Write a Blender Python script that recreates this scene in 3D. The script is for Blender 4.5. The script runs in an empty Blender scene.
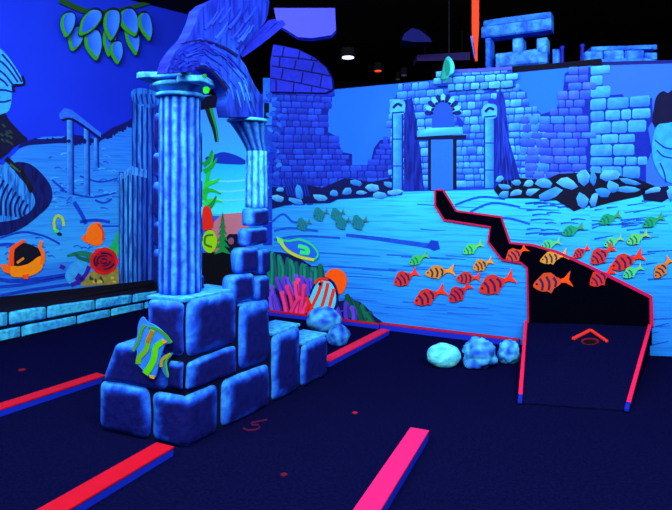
import bpy, bmesh, math, random
from mathutils import Vector, noise, geometry
random.seed(7)
R = random.Random(11)
SC = bpy.context.scene
COL = SC.collection
F, CX, HY, H = 572.0, 336.0, 189.0, 1.6      # focal length (px), principal column, horizon row, eye height

# ------------------------------------------------------------------ colour + materials
def lin(c):
    def f(v):
        v /= 255.0
        return v / 12.92 if v <= 0.04045 else ((v + 0.055) / 1.055) ** 2.4
    return tuple(f(v) for v in c) + (1.0,)

def mat(name, mottle=0.35, scale=(9, 9, 9), rough=0.75, bump=0.0, detail=4.0, lo=0.38, hi=0.62, tint=0.45, spec=0.12):
    m = bpy.data.materials.new(name); m.use_nodes = True
    nt = m.node_tree; n = nt.nodes; l = nt.links
    bs = n['Principled BSDF']
    bs.inputs['Roughness'].default_value = rough
    bs.inputs['Specular IOR Level'].default_value = spec
    at = n.new('ShaderNodeAttribute'); at.attribute_name = 'Col'
    uv = n.new('ShaderNodeUVMap')
    mp = n.new('ShaderNodeMapping'); mp.inputs['Scale'].default_value = scale
    l.new(uv.outputs['UV'], mp.inputs['Vector'])
    no = n.new('ShaderNodeTexNoise'); no.inputs['Scale'].default_value = 1.0
    no.inputs['Detail'].default_value = detail; no.inputs['Distortion'].default_value = 0.4
    l.new(mp.outputs['Vector'], no.inputs['Vector'])
    rp = n.new('ShaderNodeMapRange'); rp.inputs['From Min'].default_value = lo; rp.inputs['From Max'].default_value = hi
    rp.inputs['To Min'].default_value = 0.0; rp.inputs['To Max'].default_value = mottle
    l.new(no.outputs['Fac'], rp.inputs['Value'])
    mx = n.new('ShaderNodeMix'); mx.data_type = 'RGBA'; mx.blend_type = 'MULTIPLY'
    mx.inputs[7].default_value = (tint * 0.5, tint * 0.7, tint * 1.25, 1)
    l.new(rp.outputs['Result'], mx.inputs[0]); l.new(at.outputs['Color'], mx.inputs[6])
    l.new(mx.outputs[2], bs.inputs['Base Color'])
    if bump:
        b = n.new('ShaderNodeBump'); b.inputs['Strength'].default_value = bump; b.inputs['Distance'].default_value = 0.02
        l.new(no.outputs['Fac'], b.inputs['Height']); l.new(b.outputs['Normal'], bs.inputs['Normal'])
    return m

M = {
 'paint':  mat('fluorescent_paint', 0.35, (14, 14, 14)),
 'wall':   mat('wall_paint', 0.22, (1.2, 1.2, 1), tint=0.7),
 'sea':    mat('rippled_sea_paint', 0.6, (1.8, 42, 1), detail=4, lo=0.46, hi=0.68, tint=0.6),
 'streak': mat('brushed_paint', 0.9, (30, 3.5, 1), detail=4, lo=0.42, hi=0.6, tint=0.35),
 'stone':  mat('painted_stone', 0.85, (20, 20, 20), bump=0.3, lo=0.42, hi=0.68, tint=0.55),
 'rock':   mat('painted_rock', 0.5, (12, 12, 12), bump=0.4, lo=0.45, hi=0.7, tint=0.6),
 'rail':   mat('rail_paint', 0.15, (12, 12, 12), rough=0.6, tint=0.8),
 'carpet': mat('dark_carpet', 0.6, (60, 60, 60), rough=1.0, bump=0.3, tint=0.5, spec=0.0),
 'dark':   mat('dark_matte', 0.3, (3, 3, 3), rough=0.9),
 'flat':   mat('smooth_paint', 0.1, (20, 20, 20), tint=0.8),
}

# ------------------------------------------------------------------ surfaces
class Plane:
    """vertical surface: ground point, direction along it, normal towards the viewer"""
    def __init__(s, p, q):
        s.p = Vector((p[0], p[1])); s.d = (Vector((q[0], q[1])) - s.p); s.L = s.d.length; s.d.normalize()
        s.n = Vector((s.d.y, -s.d.x))
        if s.n.dot(-s.p) < 0: s.n = -s.n
    def pos(s, u, z, off=0.0):
        v = s.p + s.d * u + s.n * off
        return Vector((v.x, v.y, z))
    def uz(s, x, y, off=0.0):
        o = s.p + s.n * off
        m = (x - CX) / F
        u = (m * o.y - o.x) / (s.d.x - m * s.d.y)
        Y = o.y + u * s.d.y
        return u, H - (y - HY) / F * Y
    def shifted(s, off):
        a = s.p + s.n * off
        return Plane(a, a + s.d)
class Bend:
    """two vertical faces meeting in an outside corner at u = 0"""
    def __init__(s, k, left, right):
        s.k = Vector(k); s.l = (Vector(left) - s.k).normalized(); s.r = (Vector(right) - s.k).normalized()
        s.nl = Vector((s.l.y, -s.l.x)); s.nl = s.nl if s.nl.dot(-s.k) > 0 else -s.nl
        s.nr = Vector((s.r.y, -s.r.x)); s.nr = s.nr if s.nr.dot(-s.k) > 0 else -s.nr
        s.mt = (s.nl + s.nr) / (1 + s.nl.dot(s.nr))
    def pos(s, u, z, off=0.0):
        if u < -0.06: v = s.k - s.l * u + s.nl * off
        elif u > 0.06: v = s.k + s.r * u + s.nr * off
        else:
            t = abs(u) / 0.06
            v = (s.k - s.l * u if u < 0 else s.k + s.r * u) + (s.mt * (1 - t) + (s.nl if u < 0 else s.nr) * t) * off
        return Vector((v.x, v.y, z))
def floor_pt(x, y, z=0.0):
    Y = (H - z) * F / (y - HY)
    return Vector(((x - CX) / F * Y, Y, z))
def deep(x, y, Y):
    return Vector(((x - CX) / F * Y, Y, H - (y - HY) / F * Y))

# ------------------------------------------------------------------ mesh builder
class MB:
    def __init__(s): s.v = []; s.f = []; s.c = []; s.uv = []
    def vert(s, p, c, uv): s.v.append(tuple(p)); s.c.append(c); s.uv.append(uv); return len(s.v) - 1
    def face(s, *i): s.f.append(tuple(i))
    def build(s, name, m, parent=None, smooth=False, label=None, kind=None, cat=None, group=None, bevel=0):
        me = bpy.data.meshes.new(name)
        me.from_pydata(s.v, [], s.f); me.update()
        ca = me.color_attributes.new('Col', 'FLOAT_COLOR', 'POINT')
        for i, c in enumerate(s.c): ca.data[i].color = c
        ul = me.uv_layers.new(name='UVMap')
        for lp in me.loops: ul.data[lp.index].uv = s.uv[lp.vertex_index]
        bm = bmesh.new(); bm.from_mesh(me)
        bmesh.ops.recalc_face_normals(bm, faces=bm.faces); bm.to_mesh(me); bm.free()
        if smooth:
            for p in me.polygons: p.use_smooth = True
        me.materials.append(m)
        o = bpy.data.objects.new(name, me); COL.objects.link(o)
        if bevel:
            b = o.modifiers.new('bevel', 'BEVEL'); b.width = bevel; b.segments = 2; b.limit_method = 'ANGLE'
        if parent:
            o.parent = parent; o.matrix_parent_inverse = parent.matrix_world.inverted()
        for k, val in (('label', label), ('kind', kind), ('category', cat), ('group', group)):
            if val: o[k] = val
        return o
    # flat polygon on a surface given by picture points, with a real thickness
    def poly(s, pl, pts, col, off=0.004, th=0.002):
        if not isinstance(col, list): col = [lin(col)] * len(pts)
        else: col = [lin(c) for c in col]
        uz = [pl.uz(x, y, off + th) for x, y in pts]
        a = [s.vert(pl.pos(u, z, off + th), c, (u, z)) for (u, z), c in zip(uz, col)]
        b = [s.vert(pl.pos(u, z, off), c, (u, z)) for (u, z), c in zip(uz, col)]
        s.face(*a); s.face(*reversed(b)); n = len(pts)
        for i in range(n): s.face(a[i], b[i], b[(i + 1) % n], a[(i + 1) % n])
    def stroke(s, pl, pts, w, col, off=0.006, th=0.002, smooth=True):
        if smooth and len(pts) > 2: pts = catmull(pts, 4, False)
        n = len(pts); L = []; Rr = []
        for i, (x, y) in enumerate(pts):
            x0, y0 = pts[max(0, i - 1)]; x1, y1 = pts[min(n - 1, i + 1)]
            dx, dy = x1 - x0, y1 - y0; q = math.hypot(dx, dy) or 1
            ww = w if not isinstance(w, (tuple, list)) else w[0] + (w[1] - w[0]) * i / (n - 1)
            L.append((x - dy / q * ww / 2, y + dx / q * ww / 2)); Rr.append((x + dy / q * ww / 2, y - dx / q * ww / 2))
        s.poly(pl, L + Rr[::-1], col, off, th)
    def grid(s, fn, nu, nv, closed=False):
        idx = []
        for j in range(nv + 1):
            row = []
            for i in range(nu + (0 if closed else 1)):
                p, c, uv = fn(i / nu, j / nv); row.append(s.vert(p, c, uv))
            idx.append(row)
        w = len(idx[0])
        for j in range(nv):
            for i in range(nu):
                s.face(idx[j][i], idx[j][(i + 1) % w], idx[j + 1][(i + 1) % w], idx[j + 1][i])
        return idx
    # rounded pillow stone on a surface between offsets off0 (back) and off1 (front)
    def stone(s, S, u0, u1, z0, z1, off0, off1, colfn, N=8, rnd=0.35, wob=0.0, seed=0.0, back=True):
        W, Hh = u1 - u0, z1 - z0; r = rnd * min(W, Hh)
        def rr(a, b):                        # square -> rounded rectangle
            x, y = a * W / 2, b * Hh / 2
            ax, ay = abs(x) - (W / 2 - r), abs(y) - (Hh / 2 - r)
            if ax > 0 and ay > 0:
                m = max(ax, ay); h = math.hypot(ax, ay)
                k = m / h if h else 1
                x = math.copysign(W / 2 - r + ax * k, x); y = math.copysign(Hh / 2 - r + ay * k, y)
            return x, y
        def fn(i, j):
            a, b = 2 * i - 1, 2 * j - 1
            a = math.copysign(abs(a) ** 0.8, a); b = math.copysign(abs(b) ** 0.8, b)
            x, y = rr(a, b)
            if wob:
                q = noise.noise_vector(Vector((x * 6 + seed, y * 6, seed * 3.1))) * wob
                x += q.x; y += q.y
            e = max(abs(a), abs(b)); off = off1 - (off1 - max(off0, off1 - 0.03)) * max(0, (e - 0.72) / 0.28) ** 2 * 0.9
            u, z = u0 + W / 2 + x, z0 + Hh / 2 + y
            return S.pos(u, z, off), colfn(a, b, u, z), (u + seed, z)
        nu = max(N, 4); idx = s.grid(fn, nu, nu)
        if back:
            ring = idx[0][:] + [r_[-1] for r_ in idx[1:]] + idx[-1][-2::-1] + [r_[0] for r_ in idx[-2:0:-1]]
            bk = []
            for k in ring:
                uvk = s.uv[k]
                bk.append(s.vert(S.pos(uvk[0] - seed, uvk[1], off0), s.c[k], (uvk[0], uvk[1] + 0.3)))
            n = len(ring)
            for k in range(n): s.face(ring[k], bk[k], bk[(k + 1) % n], ring[(k + 1) % n])
            s.face(*bk[::-1])
    def box(s, pts8, col):
        c = lin(col)
        i = [s.vert(p, c, (p[0] + p[2] * .3, p[1] + p[2])) for p in pts8]
        for f in ((0, 1, 2, 3), (7, 6, 5, 4), (0, 4, 5, 1), (1, 5, 6, 2), (2, 6, 7, 3), (3, 7, 4, 0)): s.face(*[i[k] for k in f])
    def pbox(s, pl, u0, u1, z0, z1, o0, o1, col):
        s.box([pl.pos(u0, z0, o0), pl.pos(u1, z0, o0), pl.pos(u1, z1, o0), pl.pos(u0, z1, o0),
               pl.pos(u0, z0, o1), pl.pos(u1, z0, o1), pl.pos(u1, z1, o1), pl.pos(u0, z1, o1)], col)
    def lathe(s, c, prof, colfn, n=32, rfn=None, cap=True):
        c = Vector(c)
        def fn(i, j):
            k = j * (len(prof) - 1); a = int(min(len(prof) - 2, math.floor(k))); t = k - a
            r = prof[a][0] * (1 - t) + prof[a + 1][0] * t; z = prof[a][1] * (1 - t) + prof[a + 1][1] * t
            th = i * 2 * math.pi
            if rfn: r *= rfn(th, z)
            return c + Vector((math.cos(th) * r, math.sin(th) * r, z)), colfn(th, z, r), (th * 0.15, z)
        idx = s.grid(fn, n, len(prof) - 1, closed=True)
        if cap: s.face(*idx[0][::-1]); s.face(*idx[-1])
    def ball(s, c, rad, colfn, sub=3, amp=0.18, fr=1.6, seed=0.0, flat=0.0):
        bm = bmesh.new(); bmesh.ops.create_icosphere(bm, subdivisions=sub, radius=1.0)
        base = len(s.v); c = Vector(c)
        for v in bm.verts:
            d = v.co.normalized(); k = 1 + amp * noise.noise(d * fr + Vector((seed, seed * 2, 0))) + amp * .4 * noise.noise(d * fr * 2.7 + Vector((seed, 0, 0)))
            p = Vector((d.x * rad[0] * k, d.y * rad[1] * k, d.z * rad[2] * k))
            if flat and p.z < -rad[2] * flat: p.z = -rad[2] * flat
            s.vert(c + p, colfn(d), (d.x * .3 + d.y * .2 + seed, d.z * .3 + d.y * .13))
        for f in bm.faces: s.face(*[base + v.index for v in f.verts])
        bm.free()

def catmull(p, k=4, closed=True):
    n = len(p); out = []
    rng = range(n) if closed else range(n - 1)
    for i in rng:
        g = (lambda q: p[q % n]) if closed else (lambda q: p[max(0, min(n - 1, q))])
        p0, p1, p2, p3 = g(i - 1), g(i), g(i + 1), g(i + 2)
        for j in range(k):
            t = j / k
            out.append(tuple(0.5 * (2 * p1[a] + (p2[a] - p0[a]) * t + (2 * p0[a] - 5 * p1[a] + 4 * p2[a] - p3[a]) * t * t
                       + (3 * p1[a] - p0[a] - 3 * p2[a] + p3[a]) * t ** 3) for a in (0, 1)))
    if not closed: out.append(p[-1])
    return out
def ell(cx, cy, rx, ry, ang=0, n=14, jit=0.0):
    a = math.radians(ang); o = []
    for i in range(n):
        t = 2 * math.pi * i / n; k = 1 + (R.random() - .5) * jit
        x, y = math.cos(t) * rx * k, math.sin(t) * ry * k
        o.append((cx + x * math.cos(a) - y * math.sin(a), cy + x * math.sin(a) + y * math.cos(a)))
    return o
def inside(p, poly):
    x, y = p; r = False; n = len(poly)
    for i in range(n):
        (x0, y0), (x1, y1) = poly[i], poly[(i + 1) % n]
        if (y0 > y) != (y1 > y) and x < (x1 - x0) * (y - y0) / (y1 - y0) + x0: r = not r
    return r
def mixc(a, b, t): return tuple(a[i] * (1 - t) + b[i] * t for i in range(3))
def bricks(mb, pl, region, y0, y1, rh, bw, cols, slope=(0, 0), xref=0, off=0.006, gap=1.0, th=0.003, hl=.35, flush=False):
    xs = [p[0] for p in region]; xa, xb = min(xs), max(xs)
    y = y0; k = 0
    while y < y1:
        h = rh * R.uniform(.8, 1.2); t = (y - y0) / (y1 - y0); sl = slope[0] * (1 - t) + slope[1] * t
        x = xa - (0 if flush else R.uniform(0, bw))
        while x < xb:
            w = bw * R.uniform(.6, 1.4); cx = x + w / 2; cy = y + h / 2 + sl * (cx - xref)
            if inside((cx, cy), region):
                g = gap * R.uniform(.7, 1.3) / 2; c = mixc(R.choice(cols), R.choice(cols), R.random())
                q = min(w, h) * .13
                X0, X1 = x + g, x + w - g; Y0, Y1 = y + g, y + h - g
                pts = [(X0 + q, Y0), (X1 - q, Y0), (X1, Y0 + q), (X1, Y1 - q), (X1 - q, Y1), (X0 + q, Y1), (X0, Y1 - q), (X0, Y0 + q)]
                pts = [(a + R.uniform(-.25, .25), b + sl * (a - xref) + R.uniform(-.25, .25)) for a, b in pts]
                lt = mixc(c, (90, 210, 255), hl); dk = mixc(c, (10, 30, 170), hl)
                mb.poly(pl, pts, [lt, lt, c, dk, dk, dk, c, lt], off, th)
            x += w
        y += h; k += 1
def rubble(mb, pl, lst, off=0.008):
    for (x0, y0, x1, y1) in lst:
        p = ell((x0 + x1) / 2, (y0 + y1) / 2, (x1 - x0) / 2 * 1.08, (y1 - y0) / 2 * 1.08, R.uniform(-20, 20), 7, .55)
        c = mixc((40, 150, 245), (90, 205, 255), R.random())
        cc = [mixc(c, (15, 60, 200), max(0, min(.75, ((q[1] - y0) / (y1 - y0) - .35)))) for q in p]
        mb.poly(pl, p, cc, off, .003)

def thing(name, label, cat, loc, group=None):
    o = bpy.data.objects.new(name, None); COL.objects.link(o); o.location = loc
    o.empty_display_size = 0.1
    o['label'] = label; o['category'] = cat
    if group: o['group'] = group
    bpy.context.view_layer.update()
    return o

# ------------------------------------------------------------------ planes of the place
PB = Plane((1.909, 5.87), (1.909 + .883, 5.87 - .469))          # long mural wall at the back
_c = PB.uz(590, 300)[0]; CORN = PB.pos(_c, 0)
PC = Plane((CORN.x, CORN.y), (3.213, 5.47))                     # its right-hand continuation
PA = Plane((-3.94, 6.71), (-2.52, 8.2))                         # left mural wall
class Taper(Plane):
    def pos(s, u, z, off=0.0): return Plane.pos(s, u, z * (1 - .3 * max(0, min(1, u / 2.0))), off)
PK = Taper((-3.45, 5.87), (-2.49, 7.57))                       # low painted wall in front of it
K = (-.933, 3.533)
BASE = Bend(K, (-1.574, 3.80), (-.069, 4.92))                   # foreground block structure
PL_ = Plane(K, (-1.574, 3.80)); PR = Plane(K, (-.069, 4.92))
def meet(a, b):
    # u on a where it meets b
    d = a.d.x * b.d.y - a.d.y * b.d.x; w = b.p - a.p
    return (w.x * b.d.y - w.y * b.d.x) / d
uBA = meet(PB, PA); uAB = meet(PA, PB)

# ------------------------------------------------------------------ room shell
mb = MB(); N = 30
mb.grid(lambda i, j: (Vector((-9 + 17 * i, -3 + 17 * j, 0)), lin((10, 12, 54)), (17 * i, 17 * j)), N, N)
mb.build('floor', M['carpet'], kind='structure')
mb = MB(); mb.pbox(Plane((-9, 14), (8, 14)), 0, 17, 4.2, 4.3, 0, 17, (5, 5, 12)); mb.build('ceiling', M['dark'], kind='structure')

mb = MB(); mb.pbox(PB, uBA + .02, _c, 0, 2.8, -.14, 0, (24, 104, 255))
WB = mb.build('wall_back', M['wall'], kind='structure')
mb = MB(); mb.pbox(PC, 0, 2.2, 0, 2.8, -.14, 0, (38, 100, 255))
WC = mb.build('wall_right', M['wall'], kind='structure')
uA1 = PA.uz(205, 100)[0]
mb = MB()
def wa(i, j):
    u = -3.6 + (uA1 + 3.6) * i; z = 4.2 * j
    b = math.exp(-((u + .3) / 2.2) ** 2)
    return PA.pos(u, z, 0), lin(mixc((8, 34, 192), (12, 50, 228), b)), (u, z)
ix = mb.grid(wa, 24, 12)
mb.pbox(PA, -3.6, uA1, 0, 4.2, -.12, -.005, (15, 40, 200))
WA = mb.build('wall_left', M['wall'], kind='structure')
mb = MB(); mb.pbox(Plane((-9, 13.8), (8, 13.8)), 0, 17, 0, 4.2, -.1, 0, (4, 4, 10)); mb.build('wall_far', M['dark'], kind='structure')

# dark ledge that closes the top of the back wall and carries the stone props
mb = MB(); u0 = PB.uz(508, 70)[0]
mb.pbox(PB, u0, _c + .1, 2.8, 2.86, -.75, -.001, (10, 8, 30)); mb.build('trim_1', M['dark'], kind='structure')
mb = MB(); mb.pbox(PC, .0, 2.2, 2.8, 2.835, -.75, -.001, (20, 30, 120)); mb.build('trim_2', M['dark'], kind='structure')

# ------------------------------------------------------------------ murals: landscape and ruins (children of the walls)
def subgrid(mb, pl, top, bot, xs, colf, off):
    """strip between two picture curves, finely divided"""
    def itp(c, x):
        for (x0, y0), (x1, y1) in zip(c, c[1:]):
            if x <= x1: return y0 + (y1 - y0) * (x - x0) / (x1 - x0)
        return c[-1][1]
    n = int((xs[1] - xs[0]) / 6)
    def fn(i, j):
        x = xs[0] + (xs[1] - xs[0]) * i; a, b = itp(top, x), itp(bot, x); y = a + (b - a) * j
        u, z = pl.uz(x, y, off)
        z = max(z, 0.001)
        return pl.pos(u, z, off), lin(colf(x, y)), (u, z)
    mb.grid(fn, n, 16)
def seacol(x, y):
    t = max(0, min(1, (y - 200) / 110)); c = mixc((46, 200, 255), (28, 136, 250), t)
    return mixc(c, (30, 115, 245), max(0, min(1, (400 - x) / 130)) * .55)
mb = MB()
subgrid(mb, PB, [(150, 212), (270, 203), (330, 197), (400, 190), (440, 183), (520, 190), (590, 196)],
        [(150, 400), (590, 400)], (249, 590), seacol, .003)
mb.build('painted_sea_floor', M['sea'], WB, label='light blue rippled sea floor painted across the lower mural')
mb = MB()
subgrid(mb, PC, [(590, 196), (640, 188), (672, 186), (780, 186)], [(590, 400), (780, 400)], (590, 760), seacol, .003)
mb.build('painted_sea_floor', M['sea'], WC, label='light blue rippled sea floor painted right of the wall corner')

# dark stroke lying on the sand, darker dune strokes
mb = MB()
mb.stroke(PB, [(346, 235), (380, 239), (430, 246)], (3, 5), (18, 80, 215), .005)
mb.poly(PB, [(426, 247), (431, 240), (438, 241), (440, 249), (434, 251)], (14, 60, 200), .006)
for pts in (([(272, 222), (283, 214), (293, 222), (303, 221)]), ([(274, 231), (290, 228), (318, 231)]), ([(274, 240), (300, 236), (340, 238)]),
            ([(470, 212), (492, 203), (520, 207)]), ([(482, 221), (506, 218), (530, 224)]), ([(455, 205), (480, 197), (505, 199)])):
    mb.stroke(PB, pts, 2.2, (20, 85, 215), .005)
for k in range(16):
    x = R.uniform(400, 575); y = R.uniform(196, 335); w = R.uniform(12, 40)
    mb.stroke(PB, [(x - w, y - .05 * w), (x, y + .6), (min(586, x + w), y + .06 * w)], (1.1, .4), (26, 115, 235), .005)
for k in range(16):
    x = R.uniform(330, 480); y = R.uniform(250, 318); w = R.uniform(15, 40)
    mb.stroke(PB, [(x - w, y - .05 * w), (x, y), (x + w, y + .07 * w)], (1.1, .4), (22, 100, 230), .005)
mb.build('painted_ripple', M['paint'], WB, label='darker blue ripple strokes across the painted sand')
mb = MB()
for k in range(44):
    x = R.uniform(598, 665); y = R.choice([R.uniform(198, 240), R.uniform(235, 350)]); w = R.uniform(4, 16); s_ = R.uniform(-.25, .05)
    mb.stroke(PC, [(max(592, x - w), y - s_ * w), (x, y), (x + w, y + s_ * w)], (R.uniform(.8, 2.0), .5), (20, 90, 225), .005)
mb.build('painted_ripple', M['paint'], WC, label='darker blue ripple strokes painted right of the corner')
mb = MB()
for k in range(24):
    x = R.uniform(530, 586); y = R.uniform(199, 236); w = R.uniform(5, 16)
    mb.stroke(PB, [(x - w, y + 1), (x, y), (min(588, x + w), y + 1)], (1.8, .6), (18, 85, 220), .0052)
mb.build('painted_ripple', M['paint'], WB, label='short darker strokes on the painted sand below the rubble')

# tower of violet-blue brick on the left of the back wall
twr = [(262, 100), (262, 92), (331, 88), (332, 100), (328, 112), (328, 132), (336, 136), (342, 152), (352, 154), (352, 165), (370, 165),
       (374, 148), (380, 140), (396, 138), (396, 196), (330, 200), (262, 208)]
mb = MB(); mb.poly(PB, twr, (12, 28, 150), .004)
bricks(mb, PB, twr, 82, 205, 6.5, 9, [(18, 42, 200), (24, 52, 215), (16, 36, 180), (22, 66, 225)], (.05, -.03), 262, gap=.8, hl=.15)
mb.build('painted_brick_tower', M['paint'], WB, label='tall ruined tower of dark violet blue bricks painted on the mural')
mb = MB()
for k in range(7):
    y = 70 + k * 24
    mb.poly(PB, [(263, y + 8), (272, y + 8), (272, y + 31), (263, y + 31)], (30, 110 + 15 * (k % 3), 240) if k < 2 else (16, 50 + 8 * (k % 3), 205), .012)
mb.poly(PB, [(264, 103), (269, 103), (269, 119), (264, 119)], (6, 10, 40), .015)
for k in range(46):
    x = R.uniform(264, 280); y = R.uniform(95, 205)
    mb.poly(PB, ell(x, y, 3.2, 2.2, R.uniform(-50, 50), 7, .5), mixc((18, 60, 210), (40, 130, 250), R.random() ** 2), .0145 + .00003 * k)
mb.build('painted_pilaster', M['paint'], WB, label='pale blue broken pilaster strip at the left edge of the painted tower')
mb = MB()
for k in range(9):
    mb.stroke(PB, [(284 + k * 2.5, 178 - k * .3), (288 + k * 2.6, 196)], 1.6, (14, 44, 175), .012)
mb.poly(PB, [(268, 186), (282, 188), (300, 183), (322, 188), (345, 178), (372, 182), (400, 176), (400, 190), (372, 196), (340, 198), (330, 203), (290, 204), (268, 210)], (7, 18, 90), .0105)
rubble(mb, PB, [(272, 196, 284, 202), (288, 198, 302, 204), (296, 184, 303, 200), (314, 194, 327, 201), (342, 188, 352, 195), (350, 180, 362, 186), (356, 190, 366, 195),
                (366, 184, 378, 191), (372, 192, 386, 199), (384, 182, 394, 188), (388, 189, 402, 195), (330, 190, 338, 196), (276, 188, 284, 192)], .013)
mb.build('painted_rubble', M['paint'], WB, label='dark rubble heap with pale stones at the foot of the brick tower')

# gateway
gate = [(391, 104), (398, 92), (400, 84), (437, 81), (512, 75), (515, 86), (526, 92), (529, 106), (540, 112), (545, 122), (548, 150), (548, 188), (391, 192)]
mb = MB(); mb.poly(PB, gate, (18, 62, 215), .0045)
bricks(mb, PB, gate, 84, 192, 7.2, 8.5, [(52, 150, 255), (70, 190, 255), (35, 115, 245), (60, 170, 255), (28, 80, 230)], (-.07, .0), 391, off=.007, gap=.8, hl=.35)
mb.build('painted_gateway', M['paint'], WB, label='ruined pale stone gateway painted in the middle of the mural')
# shaded recesses, pilasters, door (all paint)
mb = MB()
mb.poly(PB, [(404, 100), (412, 98), (418, 130), (424, 190), (404, 191)], (14, 42, 175), .011)
mb.poly(PB, [(494, 104), (500, 88), (505, 100), (509, 140), (523, 188), (494, 188)], (15, 45, 185), .011)
for k in range(5): mb.stroke(PB, [(498 + k * 1.5, 100 + k * 6), (500 + k * 4, 186)], .8, (24, 70, 220), .014)
mb.build('painted_recess', M['streak'], WB, label='dark slanting recesses beside the gateway pilasters')
def pilaster(x0, x1, yt, yb, lab):
    mb = MB(); w = x1 - x0
    mb.poly(PB, [(x0, yt), (x1, yt), (x1, yb), (x0, yb)], [(60, 185, 255), (30, 120, 245), (30, 110, 240), (45, 160, 255)], .013)
    for y in (yt + 25, yt + 52): mb.stroke(PB, [(x0, y), (x1, y)], 1.2, (15, 60, 200), .016)
    mb.stroke(PB, [(x0 - .5, yt), (x0 - .5, yb)], 1.2, (8, 30, 150), .016); mb.stroke(PB, [(x1 + .5, yt), (x1 + .5, yb)], 1.4, (8, 30, 150), .016)
    mb.poly(PB, catmull([(x0 - 2, yt), (x0 - 3, yt - 8), (x0 + 1, yt - 14), (x1 + 2, yt - 13), (x1 + 3, yt - 5), (x1 + 1, yt)], 3), (62, 178, 255), .016)
    mb.stroke(PB, [(x0, yt - 6), (x0 + w / 2, yt - 10), (x1, yt - 8)], 2.6, (8, 26, 120), .019)
    mb.stroke(PB, [(x0 - 1, yt - 1), (x1 + 2, yt - 2)], 1.6, (12, 50, 180), .019)
    mb.build('painted_pilaster', M['paint'], WB, label=lab)
pilaster(393, 402, 114, 190, 'pale blue round pilaster left of the painted gateway')
pilaster(485, 494, 118, 188, 'pale blue pilaster right of the painted doorway')
mb = MB()
for pts in (ell(491, 88, 5, 4, 20, 9, .3), ell(492, 101, 4, 3, -10, 9, .3), ell(462, 78, 4, 2, 10, 7, .3), ell(450, 82, 5, 2, 10, 7, .3), ell(478, 82, 3, 4, 0, 7, .3), ell(460, 122, 5, 2.5, 60, 8, .3)):
    mb.poly(PB, pts, (16, 44, 190), .018)
mb.poly(PB, [(432, 134), (432, 112), (435, 104), (442, 98), (449, 103), (454, 114), (455, 134)], (24, 78, 225), .012)
for k in range(11):                                              # arch stones
    t = math.pi * (1 - k / 10); cx, cy = 443 + 14.5 * math.cos(t), 113 - 15.5 * math.sin(t)
    mb.poly(PB, ell(cx, cy, 4.2, 2.6, math.degrees(-t), 6, .15), (80, 195, 255) if k % 2 else (10, 30, 130), .015)
    mb.poly(PB, ell(443 + 11 * math.cos(t), 113 - 12 * math.sin(t), 1.6, 1.4, 0, 5), (5, 12, 70), .018)
mb.poly(PB, [(428, 139), (431, 139), (431, 190), (428, 190)], (6, 14, 70), .012)
mb.poly(PB, [(431, 139), (453, 139), (453, 190), (431, 190)], (30, 105, 250), .012)
mb.poly(PB, [(453, 139), (456.5, 139), (456.5, 189), (453, 189)], (5, 10, 50), .012)
mb.poly(PB, [(415, 136), (466, 135), (466, 139), (415, 140)], (5, 12, 60), .013)
mb.poly(PB, [(417, 131), (431, 128), (462, 127), (463, 134), (417, 137)], [(60, 160, 255), (80, 225, 255), (60, 190, 255), (40, 150, 255), (40, 140, 255)], .016)
mb.build('painted_doorway', M['flat'], WB, label='tall blue doorway with lintel and arched window above, painted in the gateway')

# right hand ruins, left of the corner
rr = [(524, 190), (522, 150), (520, 118), (534, 116), (556, 110), (560, 99), (563, 92), (564, 84), (565, 73), (576, 69), (590, 67), (590, 192)]
mb = MB(); mb.poly(PB, rr, (12, 36, 170), .0075)
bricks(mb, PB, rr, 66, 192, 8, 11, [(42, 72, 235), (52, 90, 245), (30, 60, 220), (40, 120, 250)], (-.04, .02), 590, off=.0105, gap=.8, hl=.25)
mb.build('painted_ruined_wall', M['paint'], WB, label='violet blue ruined brick wall painted left of the wall corner')
rc = [(590, 68), (601, 67), (603, 90), (612, 95), (622, 94), (626, 99), (640, 97), (652, 98), (653, 120), (648, 128), (652, 150), (646, 165), (646, 188), (590, 194)]
mb = MB(); mb.poly(PC, rc, (10, 38, 175), .004)
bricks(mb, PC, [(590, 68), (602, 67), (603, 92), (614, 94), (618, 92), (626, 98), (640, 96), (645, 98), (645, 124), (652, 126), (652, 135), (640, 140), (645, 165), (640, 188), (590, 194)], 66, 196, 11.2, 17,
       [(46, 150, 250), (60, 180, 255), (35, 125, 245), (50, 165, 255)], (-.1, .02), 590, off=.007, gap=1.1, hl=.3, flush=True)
mb.build('painted_ruined_wall', M['paint'], WC, label='pale blue ruined block wall painted right of the wall corner')
mb = MB()
mb.poly(PC, catmull([(655, 127), (654, 108), (657, 96), (663, 91), (668, 93), (672, 90), (684, 84), (720, 100), (730, 128), (690, 128)], 3), (6, 10, 60), .0075)
mb.build('painted_tree', M['paint'], WC, label='black bush silhouette painted at the right end of the mural')
mb = MB()
mb.poly(PC, catmull([(657, 126), (668, 123), (700, 118), (740, 130), (750, 180), (700, 186), (668, 182), (655, 165), (652, 145)], 3), (42, 160, 250), .009)
for a in ([(655, 140), (664, 147), (672, 149), (690, 152)], [(660, 163), (664, 172), (666, 182)], [(657, 150), (663, 156), (672, 158)]): mb.stroke(PC, a, 1.5, (12, 50, 190), .012)
mb.build('painted_boulder', M['paint'], WC, label='large pale boulder painted at the right end of the mural')
mb = MB()
mb.poly(PB, [(494, 190), (500, 181), (520, 178), (545, 180), (558, 174), (590, 172), (590, 205), (574, 211), (566, 206), (556, 200), (530, 198), (500, 198)], (5, 8, 45), .0135)
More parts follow.
